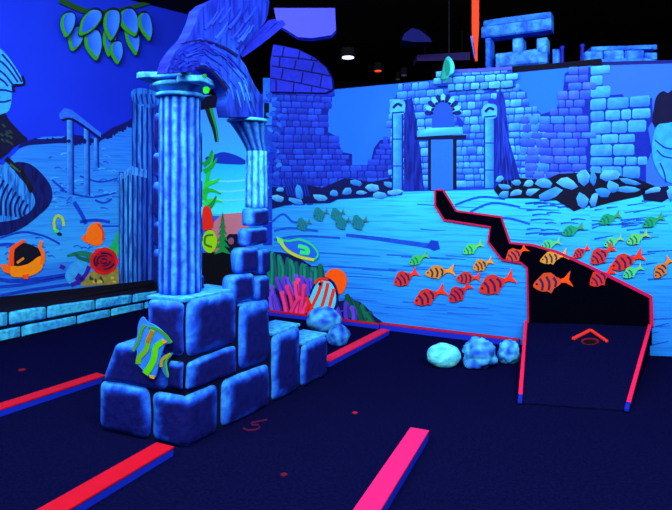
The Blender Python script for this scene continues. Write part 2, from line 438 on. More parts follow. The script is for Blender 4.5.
rubble(mb, PB, [(512, 180, 520, 186), (524, 179, 534, 187), (536, 178, 552, 187), (558, 177, 577, 189), (498, 184, 510, 189), (510, 189, 522, 196), (524, 189, 538, 195),
                (539, 189, 560, 200), (499, 191, 509, 198), (578, 170, 589, 184), (577, 193, 589, 208), (496, 176, 503, 182)], .0165)
mb.build('painted_rubble', M['paint'], WB, label='black rubble heap with pale rocks right of the gateway')
mb = MB()
mb.poly(PC, [(590, 172), (620, 176), (640, 180), (655, 186), (640, 196), (612, 202), (590, 208)], (5, 8, 45), .010)
mb.poly(PC, [(641, 189), (668, 186), (672, 196), (662, 202), (644, 200)], (6, 14, 70), .010)
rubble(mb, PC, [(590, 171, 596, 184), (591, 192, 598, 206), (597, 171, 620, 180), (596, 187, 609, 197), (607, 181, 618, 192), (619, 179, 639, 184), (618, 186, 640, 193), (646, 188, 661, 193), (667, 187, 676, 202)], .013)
mb.build('painted_rubble', M['paint'], WC, label='black rubble heap with pale rocks right of the corner')

# beach seen through the arch
mb = MB()
mb.poly(PB, [(160, 95), (249, 95), (249, 216), (160, 216)], [(60, 130, 255), (50, 130, 255), (45, 200, 250), (45, 200, 250)], .003)
mb.poly(PB, [(160, 165), (250, 163), (250, 214), (160, 214)], [(28, 185, 255), (28, 185, 255), (60, 240, 255), (60, 240, 255)], .005)
mb.poly(PB, catmull([(205, 158), (213, 155), (224, 152), (240, 157), (247, 164), (225, 164), (210, 162)], 3), (12, 50, 190), .008)
for y in (180, 190, 199): mb.stroke(PB, [(212, y), (228, y + 1.5), (250, y - .5)], 1.8, (95, 225, 255), .008)
mb.poly(PB, [(208, 238), (214, 222), (222, 214), (249, 212), (249, 255), (208, 256)], (190, 120, 140), .009)
mb.poly(PB, [(224, 240), (229, 234), (240, 234), (246, 242), (246, 256), (224, 256)], (12, 12, 50), .012)
mb.poly(PB, ell(231, 241, 3, 3.5), (140, 80, 115), .015)
mb.poly(PB, [(160, 255), (262, 250), (262, 330), (160, 330)], (5, 7, 18), .018)
mb.build('painted_beach', M['flat'], WB, label='turquoise surf and pinkish sand painted behind the stone arch')

# ------------------------------------------------------------------ left mural
mb = MB()
def lc(x, y):
    t = max(0, min(1, (y - 135) / 120)); return mixc((32, 120, 240), (44, 160, 250), t) if y < 265 else mixc((30, 100, 235), (40, 150, 250), .5)
subgrid(mb, PA, [(-200, 190), (-20, 190), (0, 168), (18, 150), (40, 137), (70, 136), (100, 138), (120, 128), (142, 112), (160, 106), (200, 106)], [(-200, 330), (0, 306), (160, 285), (200, 280)], (-200, 158), lc, .003)
mb.build('painted_sea_floor', M['sea'], WA, label='pale blue rolling sea floor painted on the left wall')
mb = MB()
mb.poly(PA, [(18, 148), (22, 142), (34, 139), (48, 139), (62, 138), (70, 134), (84, 136), (96, 139), (112, 128), (126, 122), (150, 108), (150, 114), (128, 126), (110, 136), (96, 143), (60, 143), (30, 145)], (8, 16, 110), .006)
for k in range(40):
    x = R.uniform(24, 140); y = 141 - max(0, x - 96) * .5; mb.poly(PA, ell(x, y, 2.2, R.uniform(2, 4.5), 0, 7, .5), (7, 16, 105), .0065 + k * .00008)
mb.build('painted_treeline', M['paint'], WA, label='dark tree line painted along the horizon of the left mural')
mb = MB()
for (x0, x1, y0, y1) in ((67, 73, 117, 195), (84, 89, 128, 196), (94, 98, 138, 168)):
    mb.poly(PA, [(x0, y0), (x1, y0 + 1), (x1, y1 - 2), (x0, y1)], [(60, 160, 255), (20, 70, 215), (20, 75, 215), (45, 140, 250)], .009)
    mb.stroke(PA, [(x1, y0), (x1 + .5, y1)], 1.2, (8, 25, 130), .012)
mb.poly(PA, [(59, 114), (64, 108), (72, 110), (101, 133), (101, 138), (72, 119), (60, 119)], (36, 105, 240), .012)
mb.stroke(PA, [(62, 120), (74, 120), (101, 139)], 2.2, (5, 12, 80), .015)
mb.build('painted_temple_columns', M['paint'], WA, label='thin ruined temple columns under a fallen lintel painted on the left wall')
mb = MB()
for k in range(120):
    x = R.uniform(2, 118); y = R.choice([R.uniform(148, 192), R.uniform(188, 212), R.uniform(238, 262)])
    if y < 190 and x < 50: continue
    w = R.uniform(1.5, 5); c = R.choice([(24, 92, 225), (60, 175, 255), (22, 84, 220), (52, 160, 250)])
    mb.stroke(PA, [(x - w, y + R.uniform(-1, 1)), (x, y - 1), (x + w, y + R.uniform(-1, 1.5))], (1.6, .6), c, .0056 + .000005 * k)
mb.build('painted_dapple', M['paint'], WA, label='small light and dark dabs of paint on the left sea floor')
# big fallen capital, shell-like rock at far left
mb = MB()
mb.poly(PA, catmull([(-30, 60), (-10, 45), (2, 50), (12, 62), (22, 78), (23, 84), (12, 84), (12, 92), (10, 108), (2, 114), (-30, 118)], 3), (46, 165, 255), .009)
for a in ([(-8, 55), (6, 66), (18, 82)], [(-10, 64), (4, 74), (13, 85)], [(-10, 90), (4, 90), (12, 92)], [(-10, 100), (2, 102), (11, 100)], [(2, 54), (12, 66), (22, 82)], [(-10, 74), (2, 80), (8, 86)]):
    mb.stroke(PA, a, 1.9, (8, 32, 140), .012)
mb.stroke(PA, [(22, 76), (24, 84), (14, 86), (14, 92)], 2.5, (5, 8, 40), .012)
mb.build('painted_capital', M['paint'], WA, label='pale blue carved column capital painted at the far left edge')
mb = MB()
mb.poly(PA, catmull([(-40, 108), (0, 110), (9, 120), (22, 134), (27, 140), (14, 147), (2, 158), (-40, 180)], 3), (8, 14, 55), .008)
for k in range(12): mb.poly(PA, ell(R.uniform(-6, 20), R.uniform(122, 144), 2.6, 1.2, 40, 6, .4), (32, 60, 60), .0105 + k * .0001)
mb.build('painted_cliff', M['paint'], WA, label='black cliff edge painted beneath the carved capital')
mb = MB()
mb.poly(PA, catmull([(-40, 150), (6, 166), (16, 162), (30, 164), (44, 176), (52, 190), (50, 204), (38, 216), (22, 228), (0, 236), (-40, 240)], 4), (9, 22, 105), .0095)
mb.poly(PA, catmull([(-30, 170), (5, 165), (20, 178), (34, 196), (33, 208), (20, 218), (0, 222), (-30, 224)], 4), (40, 140, 248), .012)
for k in range(9):
    mb.stroke(PA, [(-4 + k * 4, 172 + k * 4), (-12 + k * 4.5, 190 + k * 2.8), (-14 + k * 5, 214 + k * .5)], 2.2, (8, 28, 120), .015)
mb.stroke(PA, [(6, 158), (14, 166), (24, 176), (32, 192)], 5, (18, 22, 40), .018)
mb.stroke(PA, [(10, 164), (20, 172)], 2, (50, 90, 70), .021)
mb.build('painted_shell_rock', M['streak'], WA, label='large ribbed rock with dark curved rim painted at the far left')
mb = MB()
for (a, w) in (([(0, 238), (22, 232), (44, 236), (60, 244)], 2), ([(-20, 272), (10, 281), (60, 276), (84, 270)], 4), ([(-20, 288), (20, 285), (66, 277), (90, 276)], 3), ([(0, 296), (30, 290), (80, 283)], 3),
               ([(-20, 250), (8, 244), (30, 250)], 3), ([(74, 202), (82, 215), (86, 224)], 4), ([(80, 222), (95, 220), (110, 222)], 3), ([(100, 226), (119, 226)], 1.5), ([(60, 190), (90, 197), (118, 192)], 2),
               ([(95, 200), (104, 203), (112, 199)], 2), ([(80, 176), (100, 182), (118, 178)], 1.6), ([(52, 180), (64, 190)], 2)):
    mb.stroke(PA, a, w, (16, 62, 205), .006)
mb.build('painted_ripple', M['paint'], WA, label='dark blue ripples and ledges painted on the left sea floor')
# fluted columns at the right end of the left wall
mb = MB()
def flutes(x0, x1, y0, y1, n, off, hi=(52, 150, 255), dk=(10, 36, 165)):
    mb.poly(PA, [(x0, y0), (x1, y0), (x1, y1), (x0, y1)], dk, off)
    for k in range(n):
        a = x0 + (x1 - x0) * (k + .15) / n; b = x0 + (x1 - x0) * (k + .75) / n
        c = mixc(hi, dk, abs(k / (n - 1) - .3) * .9)
        mb.poly(PA, [(a, y0 + R.uniform(0, 3)), (b, y0 + R.uniform(0, 3)), (b, y1), (a, y1)], c, off + .003)
flutes(132, 158, 98, 283, 5, .012)
mb.poly(PA, catmull([(131, 92), (140, 88), (157, 92), (160, 102), (152, 108), (142, 106), (133, 102)], 3), (36, 120, 245), .018)
for k in range(4): mb.stroke(PA, [(136 + 5 * k, 94), (138 + 5 * k, 104)], 1.6, (10, 40, 160), .021)
mb.build('painted_fluted_column', M['streak'], WA, label='tall fluted column painted just left of the standing column')
mb = MB(); flutes(119, 147, 172, 284, 6, .024, (64, 175, 255))
mb.poly(PA, [(119, 176), (131, 166), (147, 170), (147, 178), (130, 174), (121, 180)], (60, 150, 255), .030)
mb.build('painted_fluted_column', M['streak'], WA, label='short broken fluted stump painted in front of the tall painted column')
mb = MB()
mb.poly(PA, [(-200, 330), (-200, 322), (0, 297), (160, 279), (165, 292), (0, 315), (-100, 345)], (6, 9, 36), .033, .004)
mb.build('painted_skirting', M['flat'], WA, label='black band along the foot of the left mural')

# ------------------------------------------------------------------ low wall in front of the left mural
uk0, uk1 = PK.uz(-190, 300)[0], PK.uz(158, 300)[0]
t = thing('low_wall', 'low pale blue block wall with two courses in front of the left mural', 'low wall', PK.pos((uk0 + uk1) / 2, 0, -.2))
mb = MB(); mb.pbox(PK, uk0, uk1, 0, .335, -.30, -.01, (6, 9, 40)); mb.build('core', M['dark'], t)
def kcol(a, b, u, z):
    n_ = noise.noise(Vector((u * 7, z * 9, 1.3))); return lin(mixc((64, 205, 255), (26, 115, 240), max(0, min(1, .15 + n_ * .7 - b * .2))))
for (za, zb, nm) in ((.03, .15, 'lower_course'), (.18, .33, 'upper_course')):
    mb = MB(); u = uk0
    while u < uk1 - .05:
        w = min(R.uniform(.42, .75), uk1 - u); mb.stone(PK, u + .008, u + w - .008, za, zb, -.012, .018, kcol, 6, .18, .006, u * 2.1); u += w
    mb.build(nm, M['stone'], t)
mb = MB()
pts = [PK.pos(uk0, 0, -.31), PK.pos(uk1, 0, -.31), PA.pos(PA.uz(152, 300)[0], 0, .05), PA.pos(-3.2, 0, .05)]
mb.box([Vector((p.x, p.y, 0)) for p in pts] + [Vector((p.x, p.y, .27)) for p in pts], (6, 8, 26))
mb.build('trim_3', M['dark'], kind='structure')

# ------------------------------------------------------------------ fish on the murals
def fish(pl, nose, tail, col, label, group, dk=(20, 20, 90), fat=.42, off=.02, name='fish', stripes=3, cat='fish', forked=True):
    if name == 'fish' and not off == .0: fat *= .9
    nx, ny = nose; tx, ty = tail; L = math.hypot(tx - nx, ty - ny); a = math.atan2(ty - ny, tx - nx)
    def T(p): x, y = p[0] * L, p[1] * L; return (nx + x * math.cos(a) - y * math.sin(a), ny + x * math.sin(a) + y * math.cos(a))
    hi = mixc(col, dk, .15); lo = mixc(col, dk, .22); f2 = fat / 2
    u, z = pl.uz((nx + tx) / 2, (ny + ty) / 2)
    t = thing(name, label, cat, pl.pos(u, z, off), group)
    top = [(0, 0), (.08, -f2 * .5), (.22, -f2 * .95), (.4, -f2), (.55, -f2 * .75), (.7, -f2 * .3)]
    bot = [(.7, f2 * .3), (.55, f2 * .7), (.4, f2 * .95), (.22, f2 * .9), (.08, f2 * .5)]
    pts = catmull([T(p) for p in top + bot], 3)
    mb = MB(); mb.poly(pl, pts, [mixc(hi, lo, abs((p[1] - min(q[1] for q in pts)) / (max(q[1] for q in pts) - min(q[1] for q in pts)) - .6) * 1.7) for p in pts], off, .006)
    mb.build('body', M['flat'], t)
    mb = MB(); mb.poly(pl, [T(p) for p in ((.66, -.03), (.82, -.07), (1.0, -.22), (.92, 0), (1.0, .2), (.82, .06), (.66, .04))], mixc(col, (230, 40, 20), .15), off, .005)
    mb.build('tail_fin', M['flat'], t)
    mb = MB(); mb.poly(pl, [T(p) for p in ((.18, -f2 * .85), (.32, -f2 * 1.35), (.5, -f2 * 1.25), (.62, -f2 * .6), (.45, -f2 * .8))], lo, off, .0065)
    mb.build('dorsal_fin', M['flat'], t)
    mb = MB(); mb.poly(pl, [T(p) for p in ((.3, f2 * .85), (.42, f2 * 1.3), (.52, f2 * .75))], lo, off, .0065)
    mb.build('belly_fin', M['flat'], t)
    for k in range(stripes):
        x = .2 + .17 * k; h = f2 * (.75, .85, .6, .4)[k]
        mb = MB(); mb.stroke(pl, [T((x, -h)), T((x + .05, 0)), T((x, h))], L * .05 + .4, mixc(col, dk, .85), off + .006, .002)
        mb.build('stripe', M['flat'], t)
    mb = MB(); mb.poly(pl, ell(*T((.1, -.03)), max(.7, L * .03), max(.7, L * .03), 0, 8), (6, 8, 40), off + .0065, .002); mb.build('eye', M['flat'], t)
    return t
RED, ORG, YEL, GRN, LGR = (248, 52, 22), (250, 82, 18), (250, 165, 20), (24, 172, 105), (85, 230, 130)
g1 = 'red and orange striped fish on the mural'; g2 = 'green fish on the mural'
FL = [
 (PB, (394, 284), (418, 271), RED, 'red striped fish farthest left in the shoal on the blue mural', g1, .5),
 (PB, (425, 274), (455, 270), YEL, 'yellow orange fish with dark stripes below the small green fish at left', g1, .4),
 (PB, (414, 303), (446, 289), RED, 'bright red fish lowest in the left part of the shoal', g1, .42),
 (PB, (449, 301), (471, 284), (235, 40, 30), 'small dark red fish tilted steeply under its red neighbour', g1, .5),
 (PB, (456, 279), (481, 277), (240, 60, 24), 'red fish in the middle of the left shoal under a yellow one', g1, .45),
 (PB, (473, 269), (493, 260), YEL, 'small yellow orange fish beside the black panel edge', g1, .5),
 (PB, (479, 291), (515, 276), RED, 'largest red fish just left of the black panel', g1, .46),
 (PB, (506, 261), (527, 247), ORG, 'orange fish crossing the narrow neck of the black panel', g1, .5),
 (PB, (540, 261), (568, 254), (250, 175, 30), 'yellow fish on the upper pink edge of the black panel', g1, .4),
 (PB, (533, 286), (572, 279), ORG, 'large orange red fish alone on the black panel', g1, .45),
 (PB, (575, 257), (589, 250), RED, None, g1, .45),
 (PC, (591, 263), (614, 246), (240, 50, 28), 'right one of two overlapping red fish above the black panel edge', g1, .5),
 (PC, (611, 268), (644, 254), RED, 'red fish right of the overlapping pair with raised tail', g1, .42),
 (PC, (590, 285), (614, 269), RED, 'red fish straddling the pink edge of the black panel on the right', g1, .5),
 (PC, (655, 278), (671, 258), (250, 140, 20), 'orange fish tilted steeply, farthest right on the mural', g1, .42),
 (PB, (409, 264), (428, 254), (60, 215, 90), 'small light green fish farthest left in the shoal', g2, .42),
 (PB, (463, 253), (483, 243), (85, 235, 105), 'light green fish above the left shoal beside the pink panel edge', g2, .42),
 (PB, (541, 247), (561, 241), (85, 225, 140), 'pale green fish just above the pink panel edge over the yellow fish', g2, .42),
 (PB, (562, 234), (584, 226), (22, 165, 110), 'dark green fish left of the wall corner under the rubble', g2, .4),
 (PC, (599, 223), (621, 214), (22, 165, 110), 'dark green fish topmost at the right, under the pale boulder heap', g2, .4),
 (PC, (643, 226), (664, 216), (22, 170, 105), 'dark green fish nearest the right edge of the picture', g2, .4),
 (PC, (604, 246), (623, 237), (90, 225, 150), 'light green fish touching the tail of the overlapping red fish', g2, .42),
 (PC, (627, 243), (649, 233), (110, 225, 110), 'yellowish green fish right of the light green one over red fish', g2, .42),
 (PC, (623, 277), (643, 266), (85, 230, 140), 'pale green fish below the red fish with raised tail', g2, .42),
]
for i, (pl, n_, t_, c, lab, g, fat) in enumerate(FL):
    if lab is None: n_, t_, lab = (575, 257), (601, 242), 'left one of two overlapping red fish above the black panel edge'
    if i == 10: pl = PB; n_, t_ = (573, 257), (589.5, 247)
    fish(pl, n_, t_, c, lab, g, (18, 20, 100) if g == g1 else (10, 100, 110), fat, .02 + (i % 3) * .001, stripes=3 if g == g1 else 2)
g3 = 'small round dull green fish on the mural'
for i, (x, y, r, lab) in enumerate(((304, 224, 7, 'dull green round fish lowest and farthest left of the five'), (321, 214, 7.5, 'dull green round fish second from left of the five'),
     (338, 214, 7, 'dull green round fish behind the overlapping one, topmost on the right'), (343, 222, 7.5, 'dull green round fish overlapping its neighbour in the middle right'),
     (360, 222, 8, 'dull green round fish farthest right of the five'))):
    fish(PB, (x - r, y + r * .4), (x + r * .95, y - r * .35), (22, 135, 130), lab, g3, (20, 100, 160), .85, .018 + i * .003, stripes=3)
# butterfly fish outlined in green above the coral
t = thing('butterfly_fish', 'green and yellow outlined fish with blue body above the coral', 'fish', PB.pos(*PB.uz(297, 250), .02))
mb = MB(); mb.poly(PB, catmull([(275, 237), (283, 241), (292, 238), (305, 240), (315, 246), (319, 254), (316, 260), (303, 259), (292, 254), (283, 246)], 3), (30, 100, 235), .018, .004); mb.build('body', M['flat'], t)
mb = MB(); mb.stroke(PB, [(277, 238), (288, 241), (300, 239.5), (312, 245), (318, 254), (314, 260)], 2, (40, 215, 130), .023); mb.build('back_fin', M['flat'], t)
mb = MB(); mb.stroke(PB, [(281, 243), (288, 251), (300, 257), (314, 260)], 3, (190, 215, 50), .0235); mb.build('belly_stripe', M['flat'], t)
mb = MB(); mb.stroke(PB, [(298, 246), (306, 248), (308, 253), (300, 252)], 4, (50, 235, 130), .024); mb.build('side_fin', M['flat'], t)
mb = MB(); mb.poly(PB, [(276, 236), (283, 240), (284, 245), (278, 243)], (120, 230, 110), .025); mb.build('mouth', M['flat'], t)

# ------------------------------------------------------------------ corals at the foot of the back wall
def coral(name, label, cols, fingers, off, group=None, cat='coral', w=(6, 4.5)):
    us = [PB.uz(x, y) for a in fingers for x, y in a[:1]]
    t = thing(name, label, cat, PB.pos(us[0][0], max(.02, us[0][1]), off), group)
    for i, a in enumerate(fingers):
        mb = MB(); o = off + .0008 * i
        c = cols[i % len(cols)]; ca = mixc(c, (15, 10, 80), .35)
        mb.stroke(PB, a, w, ca, o, .006)
        (xt, yt) = a[-1]; mb.poly(PB, ell(xt, yt, w[1] * .5, w[1] * .5, 0, 10), c, o, .0063)
        mb.stroke(PB, [(x - .6, y) for x, y in a], (w[0] * .55, w[1] * .6), c, o + .006, .003)
        mb.build('branch', M['flat'], t)
    return t
mb = MB(); mb.poly(PB, catmull([(264, 258), (275, 252), (295, 256), (312, 266), (322, 268), (330, 300), (345, 300), (360, 302), (374, 316), (380, 328), (264, 317)], 3), (8, 22, 90), .0045)
mb.build('painted_reef_bed', M['paint'], WB, label='dark blue reef bed painted behind the corals')
gr = []
for k in range(14):
    x = 268 + k * 3.6; gr.append([(x + R.uniform(-1, 1), 286 + R.uniform(0, 6)), (x + 1, 270), (x + R.uniform(-3, 2), 252 + k * 1.4)])
coral('coral', 'dark teal green finger coral behind the purple coral', [(16, 125, 110), (20, 145, 118), (12, 100, 105)], gr, .006, w=(5, 3.6))
coral('coral', 'purple finger coral between the green and the pink coral', [(112, 78, 245), (94, 62, 228)],
      [[(276, 312), (274, 300), (272, 287)], [(284, 300), (281, 290), (277, 279)], [(293, 296), (291, 288), (287, 279)], [(303, 292), (303, 284), (302, 278)], [(313, 300), (311, 290), (310, 280)], [(280, 314), (276, 300), (274, 296)], [(273, 314), (271, 304), (270, 294)], [(289, 294), (285, 286), (284, 278)], [(299, 292), (297, 284), (296, 276)], [(309, 296), (308, 288), (308, 280)]], .018)
coral('coral', 'bright pink finger coral at the foot of the mural wall', [(252, 60, 150), (240, 52, 130)],
      [[(287, 317), (285, 304), (282, 293)], [(294, 316), (291, 298), (287, 287)], [(296, 317), (298, 300), (298, 280)], [(300, 317), (303, 298), (304, 286)], [(302, 316), (306, 306), (308, 300)], [(309, 318), (310, 310), (312, 308)],
       [(298, 300), (296, 290), (296, 283)], [(290, 318), (293, 308), (299, 298)]], .026, w=(5.5, 4.6))
coral('coral', 'purple stubby coral right of the striped red and blue fish', [(92, 66, 235), (76, 50, 205)],
      [[(340, 322), (338, 312), (335, 306)], [(347, 323), (346, 312), (346, 304)], [(354, 324), (354, 314), (352, 308)], [(334, 320), (333, 314), (336, 300)]], .02, w=(6, 5))
coral('coral', 'dark green finger coral farthest right against the mural', [(14, 110, 80), (10, 80, 70)],
      [[(358, 324), (356, 310), (350, 299)], [(362, 325), (360, 312), (357, 303)], [(370, 326), (366, 316), (362, 306)], [(362, 324), (368, 318), (370, 313)], [(374, 327), (372, 322), (367, 314)], [(356, 322), (352, 308), (347, 296)], [(321, 284), (321, 272), (320, 266)], [(352, 318), (350, 306), (346, 300)]], .008, w=(7, 4.5))
# orange ball (sea urchin / sponge)
t = MB(); t.poly(PB, catmull([(325, 276), (330, 270), (338, 269), (344, 273), (347, 280), (345, 288), (341, 294), (334, 291), (327, 284)], 3), (255, 88, 8), .012, .006)
o = t.build('orange_sponge', M['flat'], label='round solid orange sponge beside the striped red and blue fish', cat='sponge')
# red/blue striped fish
t = thing('striped_fish', 'blue fish with red orange stripes in front of the coral', 'fish', PB.pos(*PB.uz(322, 300), .03))
mb = MB(); mb.poly(PB, catmull([(309, 300), (316, 284), (324, 280), (332, 284), (336, 296), (334, 308), (326, 313), (312, 312), (306, 306)], 3), [(84, 215, 255)] * 27, .034, .004); mb.build('body', M['flat'], t)
mb = MB(); mb.poly(PB, catmull([(307, 299), (315, 282), (324, 277), (334, 282), (338.5, 296), (336, 310), (326, 316), (312, 315), (304, 308)], 3), (8, 18, 100), .0325, .0015); mb.build('dark_outline', M['flat'], t)
for a in ([(322, 281), (318, 294), (310, 310)], [(328, 283), (325, 296), (320, 312)], [(334, 289), (331, 300), (328, 312)]):
    mb = MB(); mb.stroke(PB, a, (3.6, 3), (240, 52, 14), .039); mb.build('stripe', M['flat'], t)
mb = MB(); mb.stroke(PB, [(306, 297), (309, 304), (306, 311), (314, 309)], (4, 3), (235, 40, 40), .0395); mb.build('tail_fin', M['flat'], t)
mb = MB(); mb.stroke(PB, [(315, 284), (320, 279), (328, 280)], 3, (225, 45, 20), .0398); mb.build('dorsal_fin', M['flat'], t)
mb = MB(); mb.poly(PB, ell(320, 284, 1.7, 1.7), (8, 6, 50), .0415); mb.build('eye', M['flat'], t)

# ------------------------------------------------------------------ plants in the beach picture behind the arch
t = thing('palm_plant', 'bright green palm fronds behind the arch beside the standing column', 'plant', PB.pos(*PB.uz(209, 200), .02))
for a, c in (([(204, 200), (208, 175), (214, 152)], (30, 205, 60)), ([(204, 172), (212, 166), (217, 158)], (20, 170, 50)), ([(204, 185), (214, 182), (220, 178)], (40, 220, 60)), ([(203, 192), (211, 190), (221, 194)], (30, 190, 60)),
             ([(204, 205), (211, 200), (222, 202)], (50, 225, 70)), ([(206, 210), (213, 203), (216, 196)], (22, 150, 50)), ([(203, 165), (209, 160), (212, 150)], (20, 150, 60))):
    mb = MB(); mb.stroke(PB, a, (5.5, 1.2), c, .014 + .001 * len(t.children)); mb.build('frond', M['flat'], t)
mb = MB(); mb.poly(PB, catmull([(203, 208), (209, 207), (212, 214), (213, 226), (208, 230), (202, 228)], 3), (235, 40, 25), .023)
mb.build('red_flower', M['flat'], label='red flower under the palm fronds behind the arch', cat='flower')
t = thing('hanging_vine', 'green edged black vine hanging under the arch beside the column capital', 'vine', PB.pos(*PB.uz(208, 115), .02))
mb = MB(); mb.stroke(PB, [(206, 104), (210, 118), (214, 130), (216, 142)], (5, 2), (10, 30, 40), .012); mb.build('stem', M['flat'], t)
mb = MB(); mb.stroke(PB, [(210, 106), (214, 120), (217, 132), (218, 142)], (3, 1), (20, 150, 50), .013); mb.build('green_edge', M['flat'], t)
mb = MB(); mb.poly(PB, [(200, 98), (212, 95), (224, 94), (226, 106), (212, 108), (200, 110)], (6, 8, 40), .0135); mb.build('dark_clump', M['flat'], t)
t = thing('leafy_bulb', 'yellow green round curled plant behind the arch', 'plant', PB.pos(*PB.uz(209, 241), .02))
mb = MB(); mb.poly(PB, ell(209.5, 241.5, 7.5, 11.5, 0, 18), (150, 225, 20), .026); mb.build('leaf_ball', M['flat'], t)
mb = MB(); mb.stroke(PB, [(212, 247), (205, 244), (206, 236), (213, 235)], 2, (40, 130, 40), .029); mb.build('curl', M['flat'], t)
t = thing('spiky_plant', 'dark green upright spiky plant on the painted sand behind the arch', 'plant', PB.pos(*PB.uz(222, 240), .02))
for k in range(6):
    mb = MB(); y = 216 + 6.5 * k; w = 2 + k * 1.3; mb.poly(PB, [(222.5, y - 4), (222.5 + w, y + 6), (222.5, y + 3.5), (222.5 - w, y + 6)], (14, 120 + 6 * k, 70), .022 + .001 * k); mb.build('leaf', M['flat'], t)

# ------------------------------------------------------------------ left mural creatures
t = thing('orange_angelfish', 'large orange fish with black belly patch and hooked fins at far left', 'fish', PA.pos(*PA.uz(25, 262), .02))
mb = MB(); mb.poly(PA, catmull([(14, 252), (22, 243), (34, 246), (42, 252), (41, 262), (30, 268), (16, 270)], 3), (10, 12, 34), .012, .004); mb.build('dark_patch', M['flat'], t)
mb = MB(); mb.poly(PA, catmull([(10, 258), (14, 266), (28, 264), (40, 256), (43, 262), (41, 270), (30, 276), (14, 277), (10, 272)], 3), (250, 140, 10), .018, .004); mb.build('body', M['flat'], t)
mb = MB(); mb.stroke(PA, [(25, 240), (17, 245), (12, 250), (11, 266)], (2.5, 6), (250, 78, 14), .0225); mb.build('dorsal_fin', M['flat'], t)
mb = MB(); mb.stroke(PA, [(42, 241), (40, 247), (43, 254), (42, 264)], (3, 4.5), (252, 110, 14), .0225); mb.build('tail_fin', M['flat'], t)
mb = MB(); mb.poly(PA, [(0, 265), (6, 264), (11, 268), (10, 274), (4, 272)], (250, 105, 14), .0225); mb.build('mouth', M['flat'], t)
mb = MB(); mb.poly(PA, [(22, 275), (29, 274), (28, 279), (24, 279)], (250, 80, 14), .0225); mb.build('belly_fin', M['flat'], t)
mb = MB(); mb.stroke(PA, [(17, 263), (21, 260), (24, 258)], 2.4, (220, 130, 20), .0225); mb.build('side_fin', M['flat'], t)
t = thing('orange_fish', 'plump solid orange fish above the red sea rose on the left mural', 'fish', PA.pos(*PA.uz(92, 234), .02))
mb = MB(); mb.poly(PA, catmull([(86, 238), (88, 228), (94, 223), (100, 223), (103, 232), (103, 242), (97, 246), (88, 243)], 3), (252, 112, 14), .012, .004); mb.build('body', M['flat'], t)
mb = MB(); mb.poly(PA, [(87, 233), (81, 238), (86, 243), (90, 241)], (250, 90, 16), .013); mb.build('tail_fin', M['flat'], t)
mb = MB(); mb.stroke(PA, [(98, 224), (103, 231), (103, 240)], 2, (220, 60, 20), .018); mb.build('back_fin', M['flat'], t)
t = thing('seahorse', 'tiny yellow green sea creature on the left mural between orange fish', 'sea creature', PA.pos(*PA.uz(58, 224), .02))
mb = MB(); mb.stroke(PA, [(55, 230), (54, 222), (57, 216), (62, 218), (64, 226)], 2.6, (170, 205, 20), .012); mb.build('body', M['flat'], t)
mb = MB(); mb.poly(PA, ell(59, 227, 3, 2.6), (40, 120, 230), .0125); mb.build('belly', M['flat'], t)
mb = MB(); mb.poly(PA, ell(56.5, 231, 2.4, 2, 0), (45, 225, 90), .015); mb.build('tail', M['flat'], t)
mb = MB(); mb.poly(PA, ell(59.5, 234, 2.6, 1.6, 10), (10, 20, 80), .015); mb.build('shadow_patch', M['flat'], t)
t = thing('sea_rose', 'round red rose shaped anemone beside the painted fluted columns', 'anemone', PA.pos(*PA.uz(104, 262), .02))
cx, cy = 104, 261
for k in range(9):
    a = k * 40; mb = MB(); mb.poly(PA, ell(cx + 9.5 * math.cos(math.radians(a)), cy + 9 * math.sin(math.radians(a)), 6.5, 5, a + 90, 10), (228 - 14 * (k % 3), 26, 30), .014 + .0003 * k, .002); mb.build('petal', M['flat'], t)
mb = MB(); mb.poly(PA, ell(cx, cy, 11, 10.5, 0, 16), (175, 16, 40), .018); mb.build('core', M['flat'], t)
mb = MB()
for r_, s0, s1 in ((9.5, .3, 1.6), (8.8, 2.4, 3.9), (9.2, 4.4, 5.7), (5.8, 0, 1.9), (6.2, 2.5, 5.2), (3, .5, 3.2), (2.6, 3.8, 6)):
    mb.stroke(PA, [(cx + r_ * 1.1 * math.cos(s0 + q / 6 * (s1 - s0)), cy + r_ * .85 * math.sin(s0 + q / 6 * (s1 - s0))) for q in range(7)], (2.4, 1.2), (58, 10, 58), .021, smooth=False)
mb.build('inner_fold', M['flat'], t)
t = thing('sponge_clump', 'yellowish brown sponge clump under the red sea rose', 'sponge', PA.pos(*PA.uz(100, 280), .02))
mb = MB(); mb.poly(PA, catmull([(81, 286), (87, 277), (92, 271), (104, 275), (119, 268), (119, 283), (100, 285)], 3), (145, 140, 66), .009); mb.build('body', M['paint'], t)
for k in range(10):
    mb = MB(); mb.poly(PA, ell(R.uniform(88, 117), R.uniform(276, 282), 2.2, 1.4, R.uniform(0, 90), 7, .4), (60, 60, 50) if k % 2 else (190, 180, 80), .012 + .0002 * k); mb.build('spot', M['flat'], t)
t = thing('sea_plant', 'green leafy sea plant spreading behind the red sea rose', 'plant', PA.pos(*PA.uz(110, 250), .02))
for a, w, c in (([(106, 254), (114, 246), (119, 232)], (8, 3), (24, 175, 95)), ([(112, 256), (118, 250), (120, 244)], (7, 4), (30, 190, 90)), ([(94, 257), (82, 253), (67, 256)], (7, 2), (14, 120, 95)), ([(92, 261), (80, 258), (74, 253)], (5, 2), (10, 100, 90))):
    mb = MB(); mb.stroke(PA, a, w, c, .0115); mb.build('leaf', M['flat'], t)
t = thing('purple_coral', 'dark purple coral with pale blue rock left of the red sea rose', 'coral', PA.pos(*PA.uz(82, 275), .02))
mb = MB(); mb.poly(PA, catmull([(66, 272), (74, 262), (84, 260), (90, 268), (86, 278), (72, 284), (66, 280)], 3), (52, 165, 252), .0095); mb.build('pale_rock', M['paint'], t)
